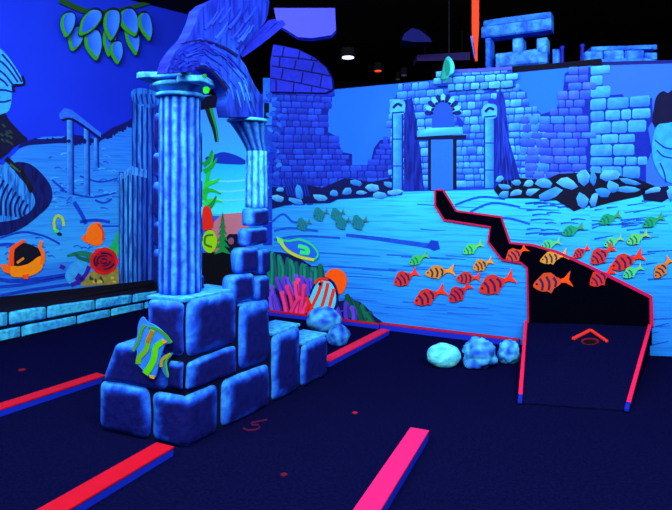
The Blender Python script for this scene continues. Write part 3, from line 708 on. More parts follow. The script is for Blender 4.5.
for a in ([(89, 266), (86, 274), (80, 280)], [(84, 278), (76, 283), (71, 285)], [(60, 266), (65, 268)], [(80, 274), (76, 280)]):
    mb = MB(); mb.stroke(PA, a, 4, (52, 28, 165), .0125); mb.build('branch', M['flat'], t)

# ------------------------------------------------------------------ hanging plant, top left
t = thing('hanging_plant', 'blue lobed leaves with green edges hanging at the top left', 'plant', PA.pos(*PA.uz(100, 20), .1))
lv = [(76, 38, 15, 24, 18), (94, 44, 17, 30, -8), (110, 40, 13, 30, 4), (133, 38, 13, 32, -10), (117, 52, 12, 22, -4), (90, 22, 16, 30, 40), (130, 22, 18, 28, -20), (112, 24, 16, 30, 6), (68, 24, 14, 24, 10), (146, 26, 12, 28, -14)]
for i, (x, y, w, h, a) in enumerate(lv):
    pl = PA; off = .05 + .012 * i
    def leafpts(sx, sy):
        ca, sa = math.cos(math.radians(a)), math.sin(math.radians(a)); o = []
        for px_, py_ in ((0, -.5), (.4, -.4), (.5, -.05), (.38, .28), (.05, .55), (-.3, .3), (-.5, 0), (-.42, -.36)):
            X, Y = px_ * w * sx, py_ * h * sy; o.append((x + X * ca - Y * sa, y + X * sa + Y * ca))
        return catmull(o, 3)
    mb = MB(); mb.poly(pl, leafpts(1.12, 1.12), (8, 14, 60), off, .003); lf = mb.build('leaf', M['flat'], t)
    mb = MB(); mb.poly(pl, [(p[0] - .9, p[1] + .5) for p in leafpts(.98, .98)], (40, 150, 22), off + .003, .002); mb.build('green_edge', M['flat'], lf)
    mb = MB(); mb.poly(pl, [(p[0] + 1, p[1] - 1.2) for p in leafpts(.8, .86)], [(48, 130, 255) if p[0] > x else (28, 88, 245) for p in leafpts(.8, .86)], off + .005, .004); mb.build('blade', M['flat'], lf)
mb = MB(); mb.stroke(PA, [(60, 0), (90, 12), (120, 10), (150, 2)], (6, 4), (20, 70, 30), .04, .01); mb.build('stem', M['flat'], t)

# ------------------------------------------------------------------ foreground block structure
BT = 1.6 - (300 - 189) / 572 * 3.533
base = thing('stone_block_ruin', 'stepped ruin of big dark blue painted stone blocks in the foreground', 'ruin', (-.75, 4.0, 0))
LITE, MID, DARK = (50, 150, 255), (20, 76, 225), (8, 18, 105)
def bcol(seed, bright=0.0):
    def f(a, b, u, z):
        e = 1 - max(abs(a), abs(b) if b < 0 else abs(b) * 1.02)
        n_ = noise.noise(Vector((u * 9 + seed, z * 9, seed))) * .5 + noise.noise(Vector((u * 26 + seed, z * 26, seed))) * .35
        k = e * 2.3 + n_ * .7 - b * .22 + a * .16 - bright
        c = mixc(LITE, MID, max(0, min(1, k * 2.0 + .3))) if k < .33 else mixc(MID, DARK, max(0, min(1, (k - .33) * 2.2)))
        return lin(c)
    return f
def uR(x, y): return PR.uz(x, y)
def uL(x, y): u, z = PL_.uz(x, y); return -u, z
class BackR:                                   # helper: stone depth measured behind the right face
    pass
class Slant:
    def __init__(s, S, u0, u1, z0, z1, k): s.__dict__.update(S=S, u0=u0, u1=u1, z0=z0, z1=z1, k=k)
    def pos(s, u, z, off=0.0):
        a = max(0, min(1, (s.u1 - u) / (s.u1 - s.u0))) ** 3; b = max(0, min(1, (z - s.z0) / (s.z1 - s.z0)))
        return s.S.pos(u + s.k * a * b, z, off)
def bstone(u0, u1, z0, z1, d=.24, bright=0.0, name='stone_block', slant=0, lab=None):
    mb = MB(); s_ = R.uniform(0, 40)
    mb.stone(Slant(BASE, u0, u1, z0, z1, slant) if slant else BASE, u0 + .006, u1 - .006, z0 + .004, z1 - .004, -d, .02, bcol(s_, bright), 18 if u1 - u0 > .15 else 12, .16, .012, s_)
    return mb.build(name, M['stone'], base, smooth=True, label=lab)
# cores (dark mortar bodies)
mb = MB()
zR = lambda x, y: PR.uz(x, y)[1]; uRx = lambda x: PR.uz(x, 300)[0]; uLx = lambda x: -PL_.uz(x, 300)[0]
zlow = PL_.uz(99, 380)[1]; zmid = PL_.uz(150, 350)[1]
def core(u0, u1, z0, z1, depth, ox=.012, face='r'):
    pl = PR if face == 'r' else PL_
    mb.pbox(pl, u0, u1, z0, z1, -depth, -ox, (5, 10, 50))
wl = -uLx(99); wu = -uLx(147)
core(.012, wl - .01, 0, zlow, .33, face='l')
core(.012, -uLx(124), zlow, zmid - .06, .30, face='l')
core(.012, wu, 0, BT - .01, .33, face='l')
core(.012, uRx(238), 0, BT - .012, .30)
core(uRx(238), uRx(270), 0, zR(238, 306) - .01, .28)
core(uRx(270), uRx(300), 0, zR(272, 335) - .01, .26)
core(uRx(300), uRx(327), 0, zR(301, 345) - .01, .26)
mb.build('core', M['dark'], base)
Z1 = zR(185, 396)
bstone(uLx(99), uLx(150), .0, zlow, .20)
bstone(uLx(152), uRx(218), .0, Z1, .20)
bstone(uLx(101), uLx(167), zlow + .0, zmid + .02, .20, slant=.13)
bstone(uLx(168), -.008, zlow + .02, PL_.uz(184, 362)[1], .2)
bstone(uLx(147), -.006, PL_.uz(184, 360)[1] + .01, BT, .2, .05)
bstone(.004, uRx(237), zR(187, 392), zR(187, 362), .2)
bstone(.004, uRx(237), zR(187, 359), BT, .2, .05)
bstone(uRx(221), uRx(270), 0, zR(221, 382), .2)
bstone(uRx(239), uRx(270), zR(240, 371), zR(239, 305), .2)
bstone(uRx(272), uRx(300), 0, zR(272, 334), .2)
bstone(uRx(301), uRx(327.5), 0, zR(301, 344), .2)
# bright painted tops
def topcap(pl, pts_uo, z, name='painted_top'):
    mb = MB(); n = len(pts_uo)
    a = [mb.vert(pl.pos(u, z + .006, o), lin((70, 200, 255) if o > -.05 else (45, 150, 250)), (u, o)) for u, o in pts_uo]
    b = [mb.vert(pl.pos(u, z - .012, o), lin((50, 160, 250)), (u, o)) for u, o in pts_uo]
    mb.face(*a); mb.face(*b[::-1])
    for i in range(n): mb.face(a[i], b[i], b[(i + 1) % n], a[(i + 1) % n])
    mb.build(name, M['stone'], base, label='bright pale blue top of the block wall')
mb = MB()
c0 = BASE.pos(-.001, BT, .0)
pts = [BASE.pos(uLx(147), 0, 0), BASE.pos(0, 0, 0), BASE.pos(uRx(238), 0, 0), PR.pos(uRx(238), 0, -.30), PL_.pos(wu, 0, -.45)]
a = [mb.vert((p.x, p.y, BT + .004), lin((58, 180, 255)), (p.x, p.y)) for p in pts]; b = [mb.vert((p.x, p.y, BT - .014), lin((40, 140, 250)), (p.x, p.y)) for p in pts]
mb.face(*a); mb.face(*b[::-1])
for i in range(5): mb.face(a[i], b[i], b[(i + 1) % 5], a[(i + 1) % 5])
mb.build('painted_top', M['stone'], base, label='bright pale blue top ledge under the standing column')
topcap(PR, [(uRx(272), 0), (uRx(300), 0), (uRx(300), -.25), (uRx(272), -.25)], zR(272, 334))
topcap(PR, [(uRx(301), 0), (uRx(327), 0), (uRx(327), -.25), (uRx(301), -.25)], zR(301, 344))

# pier of smaller stones above
pier = thing('stone_pier', 'pier of stacked dark blue stones carrying the right column of the arch', 'pier', PR.pos(uRx(254), zR(254, 302), -.1))
def pst(x0, x1, yt, yb, br=.1):
    u0, zt = PR.uz(x0, yt); u1 = uRx(x1); zb = PR.uz(x0, yb)[1]; s_ = R.uniform(0, 40); mb = MB()
    mb.stone(PR, u0 + .003, u1 - .003, zb + .002, zt - .002, -.07, .015, bcol(s_, br), 12, .25, .01, s_); mb.build('stone_block', M['stone'], pier, smooth=True)
for a in ((230, 255, 277, 304, .15), (256, 270, 277, 302, .05), (238, 259, 249, 275, .12), (260, 270, 250, 275, -.05), (245, 268, 229, 247, .1), (249, 269, 208, 227, .12)): pst(*a)

# standing fluted column
cc = Vector(((180 - CX) / F * 3.79, 3.79, 0))
zt = 1.6 + (189 - 96) / 572 * (cc.y - .1)
col = thing('fluted_column', 'tall pale blue fluted column standing on the block ruin', 'column', (cc.x, cc.y, BT + .006))
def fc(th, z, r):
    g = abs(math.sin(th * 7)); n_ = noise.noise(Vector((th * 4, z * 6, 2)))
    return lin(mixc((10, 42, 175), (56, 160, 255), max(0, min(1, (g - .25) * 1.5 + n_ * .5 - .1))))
nz = 30; prof = [(.140 - .007 * k / nz, BT + .006 + (zt - BT - .006) * k / nz) for k in range(nz + 1)]
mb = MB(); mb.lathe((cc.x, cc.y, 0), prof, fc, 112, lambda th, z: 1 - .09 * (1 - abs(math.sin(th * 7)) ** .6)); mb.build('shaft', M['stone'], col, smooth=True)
z2 = zt
def lc2(th, z, r): return lin(mixc((62, 185, 255), (20, 80, 225), max(0, min(1, .3 + noise.noise(Vector((th * 3, z * 12, 5))) * .9))))
mb = MB(); mb.lathe((cc.x, cc.y, 0), [(.14, z2), (.158, z2 + .004), (.162, z2 + .014), (.156, z2 + .026), (.142, z2 + .03)], lc2, 48); mb.build('neck_ring', M['stone'], col, smooth=True)
mb = MB(); mb.lathe((cc.x, cc.y, 0), [(.142, z2 + .03), (.15, z2 + .05), (.178, z2 + .06), (.19, z2 + .075), (.178, z2 + .088), (.15, z2 + .1)], lc2, 48); mb.build('echinus', M['stone'], col, smooth=True)
mb = MB()
s_ = 3.3; ab = Plane((cc.x - .245, cc.y - .155), (cc.x + .215, cc.y - .215))
def abc(a, b, u, z): return lin(mixc((75, 205, 255), (30, 110, 240), max(0, min(1, .3 + noise.noise(Vector((u * 14, z * 14, 8)))))))
mb.stone(ab, 0, .36, z2 + .1, z2 + .142, -.30, .0, abc, 10, .2, .012, 4.4); mb.build('abacus', M['stone'], col, smooth=True)
mb = MB(); mb.stone(ab, .27, .455, z2 + .072, z2 + .118, -.26, .012, abc, 8, .2, .01, 1.4); mb.build('broken_chip', M['stone'], col, smooth=True)
mb = MB(); q = ab.shifted(.028)
mb.poly(q, ell(206, 90, 3.5, 3.5, 20, 9, .3), (20, 165, 40), 0, .012); mb.poly(q, ell(204, 76, 2.2, 2.5, 20, 9, .3), (15, 110, 40), 0, .010); mb.build('moss', M['paint'], col, label='small green moss spots on the capital')

# slim column on the pier
Pc = PR.shifted(-.09); c2 = Pc.pos(Pc.uz(256.5, 200)[0], 0, 0); zs, ze = zR(256, 208) , PR.uz(256, 150)[1]; ztp = PR.uz(246, 120)[1]
c2t = thing('slim_column', 'short pale column with flared leaf capital on the stone pier', 'column', (c2.x, c2.y, zs))
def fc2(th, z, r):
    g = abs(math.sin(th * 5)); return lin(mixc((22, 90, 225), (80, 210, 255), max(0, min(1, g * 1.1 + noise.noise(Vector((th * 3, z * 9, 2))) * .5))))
mb = MB(); mb.lathe((c2.x, c2.y, 0), [(.086 - .006 * k / 10, zs + (ze - zs) * k / 10) for k in range(11)], fc2, 80, lambda th, z: 1 - .07 * (1 - abs(math.sin(th * 5)) ** .6)); mb.build('shaft', M['stone'], c2t, smooth=True)
c3 = Pc.pos(Pc.uz(246.5, 120)[0], 0, 0)
mb = MB(); rows = []
def capf(i, j):
    th = i * 2 * math.pi; t_ = j; c_ = Vector((c2.x, c2.y, 0)).lerp(Vector((c3.x, c3.y, 0)), t_ * .9)
    r = (.075 + .06 * t_ ** 1.6) * (1 - .1 * abs(math.cos(th * 5)))
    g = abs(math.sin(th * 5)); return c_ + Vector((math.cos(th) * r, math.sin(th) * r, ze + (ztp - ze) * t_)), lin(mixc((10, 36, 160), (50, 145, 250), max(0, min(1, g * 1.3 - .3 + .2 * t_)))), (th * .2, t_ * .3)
ix = mb.grid(capf, 60, 8, closed=True); mb.face(*ix[-1]); mb.build('capital', M['stone'], c2t, smooth=True)
mb = MB(); mb.lathe((c3.x + .005, c3.y, 0), [(.14, ztp), (.148, ztp + .006), (.145, ztp + .02), (.13, ztp + .024)], lambda th, z, r: lin((70, 195, 255)), 40); mb.build('capital_rim', M['stone'], c2t, smooth=True)

# broken stone arch over the two columns (thick board cut to the ruin's outline)
arch = thing('ruined_arch', 'dark blue broken stone arch above the two columns', 'arch', PR.pos(uRx(246), ztp + .03, -.1))
ao = catmull([(167, 73), (170, 61), (179, 48), (188, 38), (196, 22), (206, 4), (262, -14), (268, 14), (256, 34), (240, 54), (246, 66), (253, 82), (262, 98), (263, 117)], 3, False) + \
     catmull([(228, 117), (226, 106), (227, 96), (220, 84), (213, 74), (204, 68), (196, 70), (184, 72)], 3, False)
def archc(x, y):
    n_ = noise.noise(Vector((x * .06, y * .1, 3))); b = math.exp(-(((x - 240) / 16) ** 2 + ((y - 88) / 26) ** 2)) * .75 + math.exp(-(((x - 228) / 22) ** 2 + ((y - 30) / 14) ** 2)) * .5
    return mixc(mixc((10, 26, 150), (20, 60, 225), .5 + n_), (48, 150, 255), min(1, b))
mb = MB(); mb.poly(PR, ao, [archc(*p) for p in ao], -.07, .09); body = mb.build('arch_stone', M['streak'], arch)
Pf = PR.shifted(.022)
for k in range(80):                                                   # carved, brushed texture following the arc
    t_ = R.random(); rad = R.uniform(0, 1)
    inner = [(176, 70), (192, 64), (206, 66), (218, 78), (227, 92), (231, 114)]; outer = [(164, 74), (176, 50), (200, 36), (228, 52), (250, 78), (261, 112)]
    def arcpt(s_):
        s_ = max(0, min(4.999, s_)); i = int(s_); f = s_ - i
        a_ = [inner[i][q] + (inner[i + 1][q] - inner[i][q]) * f for q in (0, 1)]; b_ = [outer[i][q] + (outer[i + 1][q] - outer[i][q]) * f for q in (0, 1)]
        return (a_[0] + (b_[0] - a_[0]) * rad, a_[1] + (b_[1] - a_[1]) * rad)
    s0 = R.uniform(0, 4.6); p = [arcpt(s0 + q * .22) for q in range(4)]
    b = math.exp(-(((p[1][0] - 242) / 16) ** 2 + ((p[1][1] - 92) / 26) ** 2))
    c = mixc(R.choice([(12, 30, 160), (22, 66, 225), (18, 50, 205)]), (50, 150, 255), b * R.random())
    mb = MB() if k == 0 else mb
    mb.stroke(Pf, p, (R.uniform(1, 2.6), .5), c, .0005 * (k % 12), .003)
for k in range(20):
    x = R.uniform(202, 250); y = R.uniform(14, 44)
    if inside((x, y), ao) and inside((x + 9, y - 10), ao) and inside((x - 5, y + 8), ao): mb.stroke(Pf, [(x - 4, y + 6), (x + 3, y - 2), (x + 8, y - 10)], (2.2, .8), R.choice([(10, 24, 150), (34, 84, 250), (24, 60, 225)]), .0008 * (k % 6), .004)
mb.stroke(Pf, [(196, 68), (206, 68), (217, 76), (227, 90)], (2, 3.5), (5, 10, 60), .008)
mb.stroke(Pf, [(180, 44), (200, 40), (222, 46), (238, 56)], (1, 2.5), (7, 14, 90), .008)
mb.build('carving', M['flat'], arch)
for k, (a, b, c, w) in enumerate((((241, 55), (262, 40), (284, 22), 6), ((246, 46), (262, 34), (276, 20), 3))):
    mb = MB(); mb.stroke(PR, [a, b, c], w, (32, 50, 225), -.10 + .0 * k, .06); mb.build('broken_rib', M['paint'], arch, label='slanting violet blue rib at the top of the arch')
# narrow broken jamb beside the columns
mb = MB()
for (x0, x1, y0, y1) in ((153, 160, 112, 150), (152.5, 160, 152, 178), (152, 160, 182, 218), (152.5, 160, 222, 246), (152, 160, 250, 288)):
    u0, zt_ = PL_.shifted(-.32).uz(x1, y0); u1, zb_ = PL_.shifted(-.32).uz(x0, y1)
    s_ = R.uniform(0, 30); mb.stone(PL_.shifted(-.32), u0, u1, max(zb_, BT + .012), zt_, -.06, 0, bcol(s_, .0), 8, .2, .006, s_)
o = mb.build('painted_jamb', M['stone'], smooth=True, cat='jamb', label='narrow stack of blue stones rising directly behind the left side of the column')
mb = MB(); Pj = PR.shifted(-.12)
for (x0, x1, y0, y1) in ((197, 203, 128, 176), (197, 203, 178, 210), (197, 203.5, 214, 244), (197, 203.5, 248, 274), (197, 205, 276, 292)):
    u0, zt_ = Pj.uz(x0, y0); u1, zb_ = Pj.uz(x1, y1); s_ = R.uniform(0, 30)
    mb.stone(Pj, u0, u1, max(zb_, BT + .012), zt_, -.05, 0, bcol(s_, .0), 8, .2, .004, s_)
o2 = mb.build('painted_jamb', M['stone'], smooth=True, cat='jamb', label='thin strip of stones on the arch side of the column')

# ------------------------------------------------------------------ striped angelfish mounted on the blocks
Pg = PL_.shifted(.03)
t = thing('striped_angelfish', 'blue angelfish with wavy green stripes mounted on the foreground blocks', 'fish', Pg.pos(*Pg.uz(154, 350), 0))
mb = MB(); mb.poly(Pg, catmull([(132, 351), (137, 336), (138, 325), (142, 317), (147, 322), (158, 328), (171, 342), (165, 345), (160, 358), (155, 378), (148, 376), (141, 368), (136, 362), (137, 350)], 3), [(42, 130, 250)] * 42, 0, .012)
bd = mb.build('body', M['paint'], t)
for a, w, c in (([(145, 325), (141, 331), (138, 342), (133, 351)], (3, 2.5), (60, 150, 20)), ([(148, 327), (157, 329), (165, 335), (171, 343)], (2, 3), (50, 150, 20)),
                ([(153, 330), (148, 341), (146, 350), (139, 358), (138, 364)], (5, 5), (90, 175, 14)), ([(164, 341), (156, 347), (154, 358), (150, 367), (145, 374)], (5.5, 7), (80, 205, 10))):
    mb = MB(); mb.stroke(Pg, a, w, c, .0125, .003); mb.build('stripe', M['flat'], t, label='wavy green stripe')
mb = MB(); mb.stroke(Pg, [(152, 331), (149, 338), (147, 342)], 3.4, (175, 100, 10), .016, .002); mb.build('stripe', M['flat'], t, label='short orange brown stripe')
mb = MB(); mb.poly(Pg, [(162, 339), (167, 342), (163, 344)], (225, 140, 20), .0165); mb.build('fin_tip', M['flat'], t)
mb = MB(); mb.poly(Pg, [(149, 375), (155, 376), (154, 379), (150, 378)], (190, 160, 20), .0165); mb.build('mouth', M['flat'], t)
mb = MB(); mb.poly(Pg, catmull([(160, 362), (163, 356), (172, 353), (170, 358), (166, 364), (168, 378), (163, 372)], 3), (40, 120, 180), 0, .010); tf = mb.build('tail_fin', M['paint'], t)
mb = MB(); mb.stroke(Pg, [(161, 367), (162, 360), (170, 354)], 3, (150, 150, 16), .011, .003); mb.stroke(Pg, [(171, 355), (166, 361), (168, 377)], 1.6, (50, 170, 70), .011, .003); mb.build('stripe', M['flat'], tf, label='olive yellow tail stripe')

# ------------------------------------------------------------------ floor rails
PINK, CRIM, BLUE = (216, 22, 68), (188, 12, 38), (16, 44, 205)
def rail(label, a, b, w, h, col=PINK, side='r', z=.0, group='pink topped lane rails', ext=None):
    """a, b: picture points on the far/left top edge of the rail"""
    A, B = floor_pt(*a, h), floor_pt(*b, h); d = (B - A).normalized(); n = Vector((-d.y, d.x, 0))
    if n.x < 0: n = -n
    if ext: A = A - d * ext
    t = thing('lane_rail', label, 'rail', ((A.x + B.x) / 2, (A.y + B.y) / 2, 0), group)
    def bx(o0, o1, z0, z1, c, nm, lab=None):
        mb = MB(); P = [A + n * o0, B + n * o0, B + n * o1, A + n * o1]
        mb.box([Vector((p.x, p.y, z0)) for p in P] + [Vector((p.x, p.y, z1)) for p in P], c); mb.build(nm, M['rail'], t, bevel=.004, label=lab)
    bx(0.0, w, 0, h - .014, BLUE, 'side_board', 'blue side of the rail'); bx(-.004, w + .004, h - .014, h, col, 'top_strip')
    return t
rail('pink rail on the far left running to the block ruin', (0, 403), (97, 372.5), .11, .06, CRIM, ext=1.2)
rail('red rail in the foreground ending against the block ruin', (84, 483), (157, 442), .13, .06, CRIM, ext=.9)
rail('short magenta rail at the bottom centre of the dark carpet', (372, 483), (411, 427), .115, .07, (218, 28, 108), ext=.8)
rail('pink rail slanting from the mural wall down to the block ruin', (320, 359), (381, 328.5), .10, .06, (220, 22, 72))
def wallrail(label, pl, x0, x1, w, h, col):
    u0 = pl.uz(x0, 300)[0]; u1 = pl.uz(x1, 300)[0]
    t = thing('lane_rail', label, 'rail', pl.pos((u0 + u1) / 2, 0, w / 2), 'pink topped lane rails')
    mb = MB(); mb.pbox(pl, u0, u1, 0, h - .014, .042, w, BLUE); mb.build('side_board', M['rail'], t, bevel=.004, label='blue side of the rail')
    mb = MB(); mb.pbox(pl, u0, u1, h - .014, h, .042, w + .004, col); mb.build('top_strip', M['rail'], t, bevel=.003)
wallrail('thin red rail under the coral at the foot of the mural wall', PB, 266, 382, .09, .06, CRIM)
wallrail('red rail along the mural wall behind the three pale rocks', PB, 383.5, 521, .10, .075, CRIM)

# ------------------------------------------------------------------ black panel painted/mounted on the wall with pink edge
outl = [(435, 206), (435, 190), (443, 190), (456, 211), (501, 217), (510, 243), (532, 245), (557, 252), (590, 267)]
rgt = [(590, 267), (613, 278), (651, 297), (652, 326)]
lft = [(528, 345), (528, 310), (527, 268), (521, 263), (502, 260), (488, 242), (490, 227), (470, 224), (444, 220)]
pan = thing('obstacle_panel', 'black zigzag carpet panel with pink edge climbing the mural wall', 'panel', PB.pos(*PB.uz(560, 330), .02))
mb = MB(); mb.poly(PB, outl + [(590, 345)] + lft, (3, 4, 16), .009, .008); mb.build('carpet_face', M['carpet'], pan)
mb = MB(); mb.poly(PC, rgt + [(652, 345), (590, 345)], (3, 4, 16), .009, .008); mb.build('carpet_face', M['carpet'], pan)
mb = MB(); mb.stroke(PB, [(528, 345)] + lft[1:] + [(435, 206), (435, 190), (443, 190)], 1.9, (176, 16, 80), .017, .012, smooth=False); mb.build('pink_edge', M['rail'], pan)
mb = MB(); mb.stroke(PB, outl[2:], (1.7, 2.8), (182, 16, 78), .017, .012, smooth=False); mb.build('pink_edge', M['rail'], pan)
mb = MB(); mb.stroke(PC, rgt, (3.0, 4.0), (188, 18, 84), .017, .012, smooth=False); mb.build('pink_edge', M['rail'], pan)

# ramp
ramp = thing('putting_ramp', 'dark carpeted putting ramp rising to the wall between pink rails', 'ramp', floor_pt(575, 400))
f0, f1 = floor_pt(520, 404), floor_pt(627, 412)
def onp(pl, x, y, off=.03):
    u, z = pl.uz(x, y, off); return pl.pos(u, z, off)
w0, w1 = onp(PB, 526, 324), onp(PC, 650, 328); wc = onp(PB, 589.5, 325.5)
P = [f0, f1, w1, wc, w0]
mb = MB(); a = [mb.vert(p + Vector((0, 0, .012)), lin((10, 13, 56)), (p.x, p.y)) for p in P]; b = [mb.vert((p.x, p.y, .002), lin((8, 10, 40)), (p.x, p.y)) for p in P]
mb.face(a[0], a[1], a[2]); mb.face(a[0], a[2], a[3]); mb.face(a[0], a[3], a[4]); mb.face(*b[::-1])
for i in range(5): mb.face(a[i], b[i], b[(i + 1) % 5], a[(i + 1) % 5])
mb.build('ramp_bed', M['carpet'], ramp)
def bar(A, B, w, h, c, nm, parent, lab=None, m='rail', drop=0):
    d = (B - A).normalized(); n = d.cross(Vector((0, 0, 1))).normalized() * w / 2; up = Vector((0, 0, h)); mb = MB()
    mb.box([A - n, A + n, B + n, B - n, A - n + up, A + n + up, B + n + up, B - n + up], c); return mb.build(nm, M[m], parent, bevel=.004, label=lab)
for (F0, W0) in ((f0, w0), (f1, w1)):
    d = (W0 - F0)
    bar(F0 + d * .05 + Vector((0, 0, .014)), W0 + Vector((0, 0, .014)), .030, .022, (240, 28, 84), 'side_rail', ramp)
    bar(F0 - d * .015 + Vector((0, 0, .014)), F0 + d * .05 + Vector((0, 0, .014)), .031, .022, (16, 34, 170), 'rail_end', ramp, 'blue end of the ramp rail')
# the hole and its orange chevron, lying on the ramp
n_ = (f1 - f0).cross(w0 - f0).normalized()
if n_.z < 0: n_ = -n_
def onramp(x, y, lift=.016):
    d = Vector(((x - CX) / F, 1, -(y - HY) / F)); c = Vector((0, 0, H)); up = Vector((0, 0, lift))
    for tri in ((f0, f1, w1), (f0, w1, wc), (f0, wc, w0)):
        q = geometry.intersect_ray_tri(tri[0] + up, tri[1] + up, tri[2] + up, d, c, True)
        if q: return q
    return c + d * 5
for a_, b_ in (((573, 340), (590.5, 331)), ((590.5, 331), (607, 342.5))):
    bar(onramp(*a_), onramp(*b_), .03, .02, (240, 52, 40), 'chevron_bar', ramp, 'orange red bar of the chevron behind the hole')
def disk(pts, c, nm, parent, up=.004, m='flat', **kw):
    mb = MB(); a = [mb.vert(p + Vector((0, 0, up)), lin(c), (p.x, p.y)) for p in pts]; b = [mb.vert(p, lin(c), (p.x, p.y)) for p in pts]
    mb.face(*a); mb.face(*b[::-1])
    for i in range(len(pts)): mb.face(a[i], b[i], b[(i + 1) % len(pts)], a[(i + 1) % len(pts)])
    return mb.build(nm, M[m], parent, **kw)
disk([onramp(590 + 9 * math.cos(q / 20 * 6.283), 341.5 + 3.4 * math.sin(q / 20 * 6.283), .014) for q in range(20)], (110, 16, 30), 'hole_rim', ramp, .003)
disk([onramp(590 + 7 * math.cos(q / 20 * 6.283), 341.8 + 2.4 * math.sin(q / 20 * 6.283), .018) for q in range(20)], (10, 4, 14), 'hole', ramp, .002)

# ------------------------------------------------------------------ rocks on the floor
def rock(label, x0, x1, yb, yt, seed, c1, c2_, depth=1.0, group='pale rocks on the carpet', z=0, amp=.22):
    xm = (x0 + x1) / 2; g = floor_pt(xm, yb, z); Y = g.y + .09; rx = (x1 - x0) / 2 / F * Y; rz = (yb - yt) / F * Y / 1.9
    mb = MB()
    def cf(d):
        k = noise.noise(d * 2.2 + Vector((seed, 0, seed))) * 1.1
        return lin(mixc(c1, c2_, max(0, min(1, (.12 if amp < .1 else .38) + k - d.z * .0))))
    mb.ball(((xm - CX) / F * Y, Y + rx * .3, z + rz * .85), (rx, rx * .8 * depth, rz), cf, 4, amp, 1.5, seed, .86)
    return mb.build('rock', M['rock'], smooth=True, label=label, cat='rock', group=group)
rock('smooth egg shaped pale cyan rock, left of the three by the wall', 428, 462, 371, 347, 1.2, (100, 240, 255), (62, 200, 255), amp=.07)
rock('craggy pale blue rock, middle of the three by the wall', 464, 496, 372, 344, 5.7, (76, 195, 255), (24, 80, 215), amp=.42)
rock('mottled pale blue rock against the left ramp rail', 499, 521, 367, 343, 9.1, (76, 200, 255), (26, 90, 220), amp=.3)
rock('pale blue rock resting behind the block ruin under the coral', 306, 341, 334, 309, 3.4, (72, 190, 255), (20, 70, 215), amp=.12)
rock('small blue rock beside the slanting pink rail', 327, 350, 349, 327, 7.7, (50, 150, 245), (12, 42, 170), amp=.14)

# ------------------------------------------------------------------ floor marks
def flat_disk(x, y, r, c, label, nm='tee_marker', cat='marker'):
    p = floor_pt(x, y); pts = [p + Vector((math.cos(q / 14 * 6.283) * r, math.sin(q / 14 * 6.283) * r, .0005)) for q in range(14)]
    disk(pts, c, nm, None, .004, label=label, cat=cat, group='small red floor markers')
flat_disk(355, 413, .02, (150, 22, 40), 'tiny red dot on the carpet in the middle of the lane')
flat_disk(284, 475, .02, (80, 10, 36), 'tiny dim red dot at the bottom of the carpet')
flat_disk(22, 370, .03, (120, 14, 34), 'tiny red dot on the dark carpet at far left')
mb = MB()
def fstroke(pts, w, c):
    n = len(pts); L = []; Q = []
    for i, (x, y) in enumerate(pts):
        x0, y0 = pts[max(0, i - 1)]; x1, y1 = pts[min(n - 1, i + 1)]; dx, dy = x1 - x0, y1 - y0; q = math.hypot(dx, dy)
        L.append((x - dy / q * w / 2, y + dx / q * w / 2)); Q.append((x + dy / q * w / 2, y - dx / q * w / 2))
    P = [floor_pt(*p, .003) for p in L + Q[::-1]]
    a = [mb.vert(p, lin(c), (p.x, p.y)) for p in P]; b = [mb.vert((p.x, p.y, .0005), lin(c), (p.x, p.y)) for p in P]; m_ = len(P)
    mb.face(*a); mb.face(*b[::-1])
    for i in range(m_): mb.face(a[i], b[i], b[(i + 1) % m_], a[(i + 1) % m_])
fstroke([(267, 419.5), (259, 421), (251, 422.5)], 1.3, (70, 12, 54))
fstroke([(251, 422.5), (252, 424.5), (258, 424.5), (260, 427), (256, 429.5), (248, 430), (243, 428)], 1.5, (70, 12, 54))
mb.build('hole_number', M['flat'], label='faint dark pink number 5 on the carpet before the blocks', cat='number')

# ------------------------------------------------------------------ cut-outs and props above the back wall
twc = [(270, 92), (270, 62), (273, 44), (280, 45), (298, 49), (314, 57), (326, 67), (332, 78), (333, 89), (326, 93)]
t = thing('brick_cutout', 'rounded violet blue brick cutout standing on the wall above the painted tower', 'cutout', PB.pos(*PB.uz(300, 90), .02))
mb = MB(); mb.poly(PB, twc, (10, 20, 110), .02, .035); mb.build('board', M['paint'], t)
mb = MB(); mb.poly(PB, [(p[0] * .985 + 4.4, p[1] * .97 + 2.2) for p in twc], (36, 52, 222), .055, .002)
rows = [((273, 56), (318, 61)), ((272, 66), (331, 76)), ((271, 78), (332, 90))]
for (a, b_) in rows: mb.stroke(PB, [a, ((a[0] + b_[0]) / 2, (a[1] + b_[1]) / 2 - .5), b_], 1.4, (10, 18, 110), .0575)
for (x0, y0, x1, y1) in ((284, 47, 282, 57), (300, 50, 298, 60), (312, 57, 311, 61), (280, 57, 279, 68), (296, 60, 294, 70), (314, 62, 311, 73), (283, 69, 281, 80), (303, 72, 301, 84), (322, 75, 320, 87), (276, 80, 276, 92), (294, 83, 293, 92), (312, 86, 311, 93)):
    mb.stroke(PB, [(x0, y0), (x1, y1)], 1.3, (10, 18, 110), .0577)
mb.build('painted_bricks', M['paint'], t)
t = thing('gateway_cutout', 'pale broken stone crest of the gateway rising above the wall top', 'cutout', PB.pos(*PB.uz(475, 76), .02))
gc = [(437, 86), (437, 72), (443, 70), (456, 72), (480, 70), (511, 68), (513, 74), (515, 86)]
mb = MB(); mb.poly(PB, gc, (20, 60, 215), .022, .03); mb.build('board', M['paint'], t)
mb = MB(); bricks(mb, PB, [(436, 88), (437, 71), (512, 69), (515, 86)], 71, 90, 7.5, 10, [(70, 190, 255), (48, 140, 255), (80, 210, 255)], (-.06, -.06), 437, off=.053)
mb.build('painted_bricks', M['paint'], t)
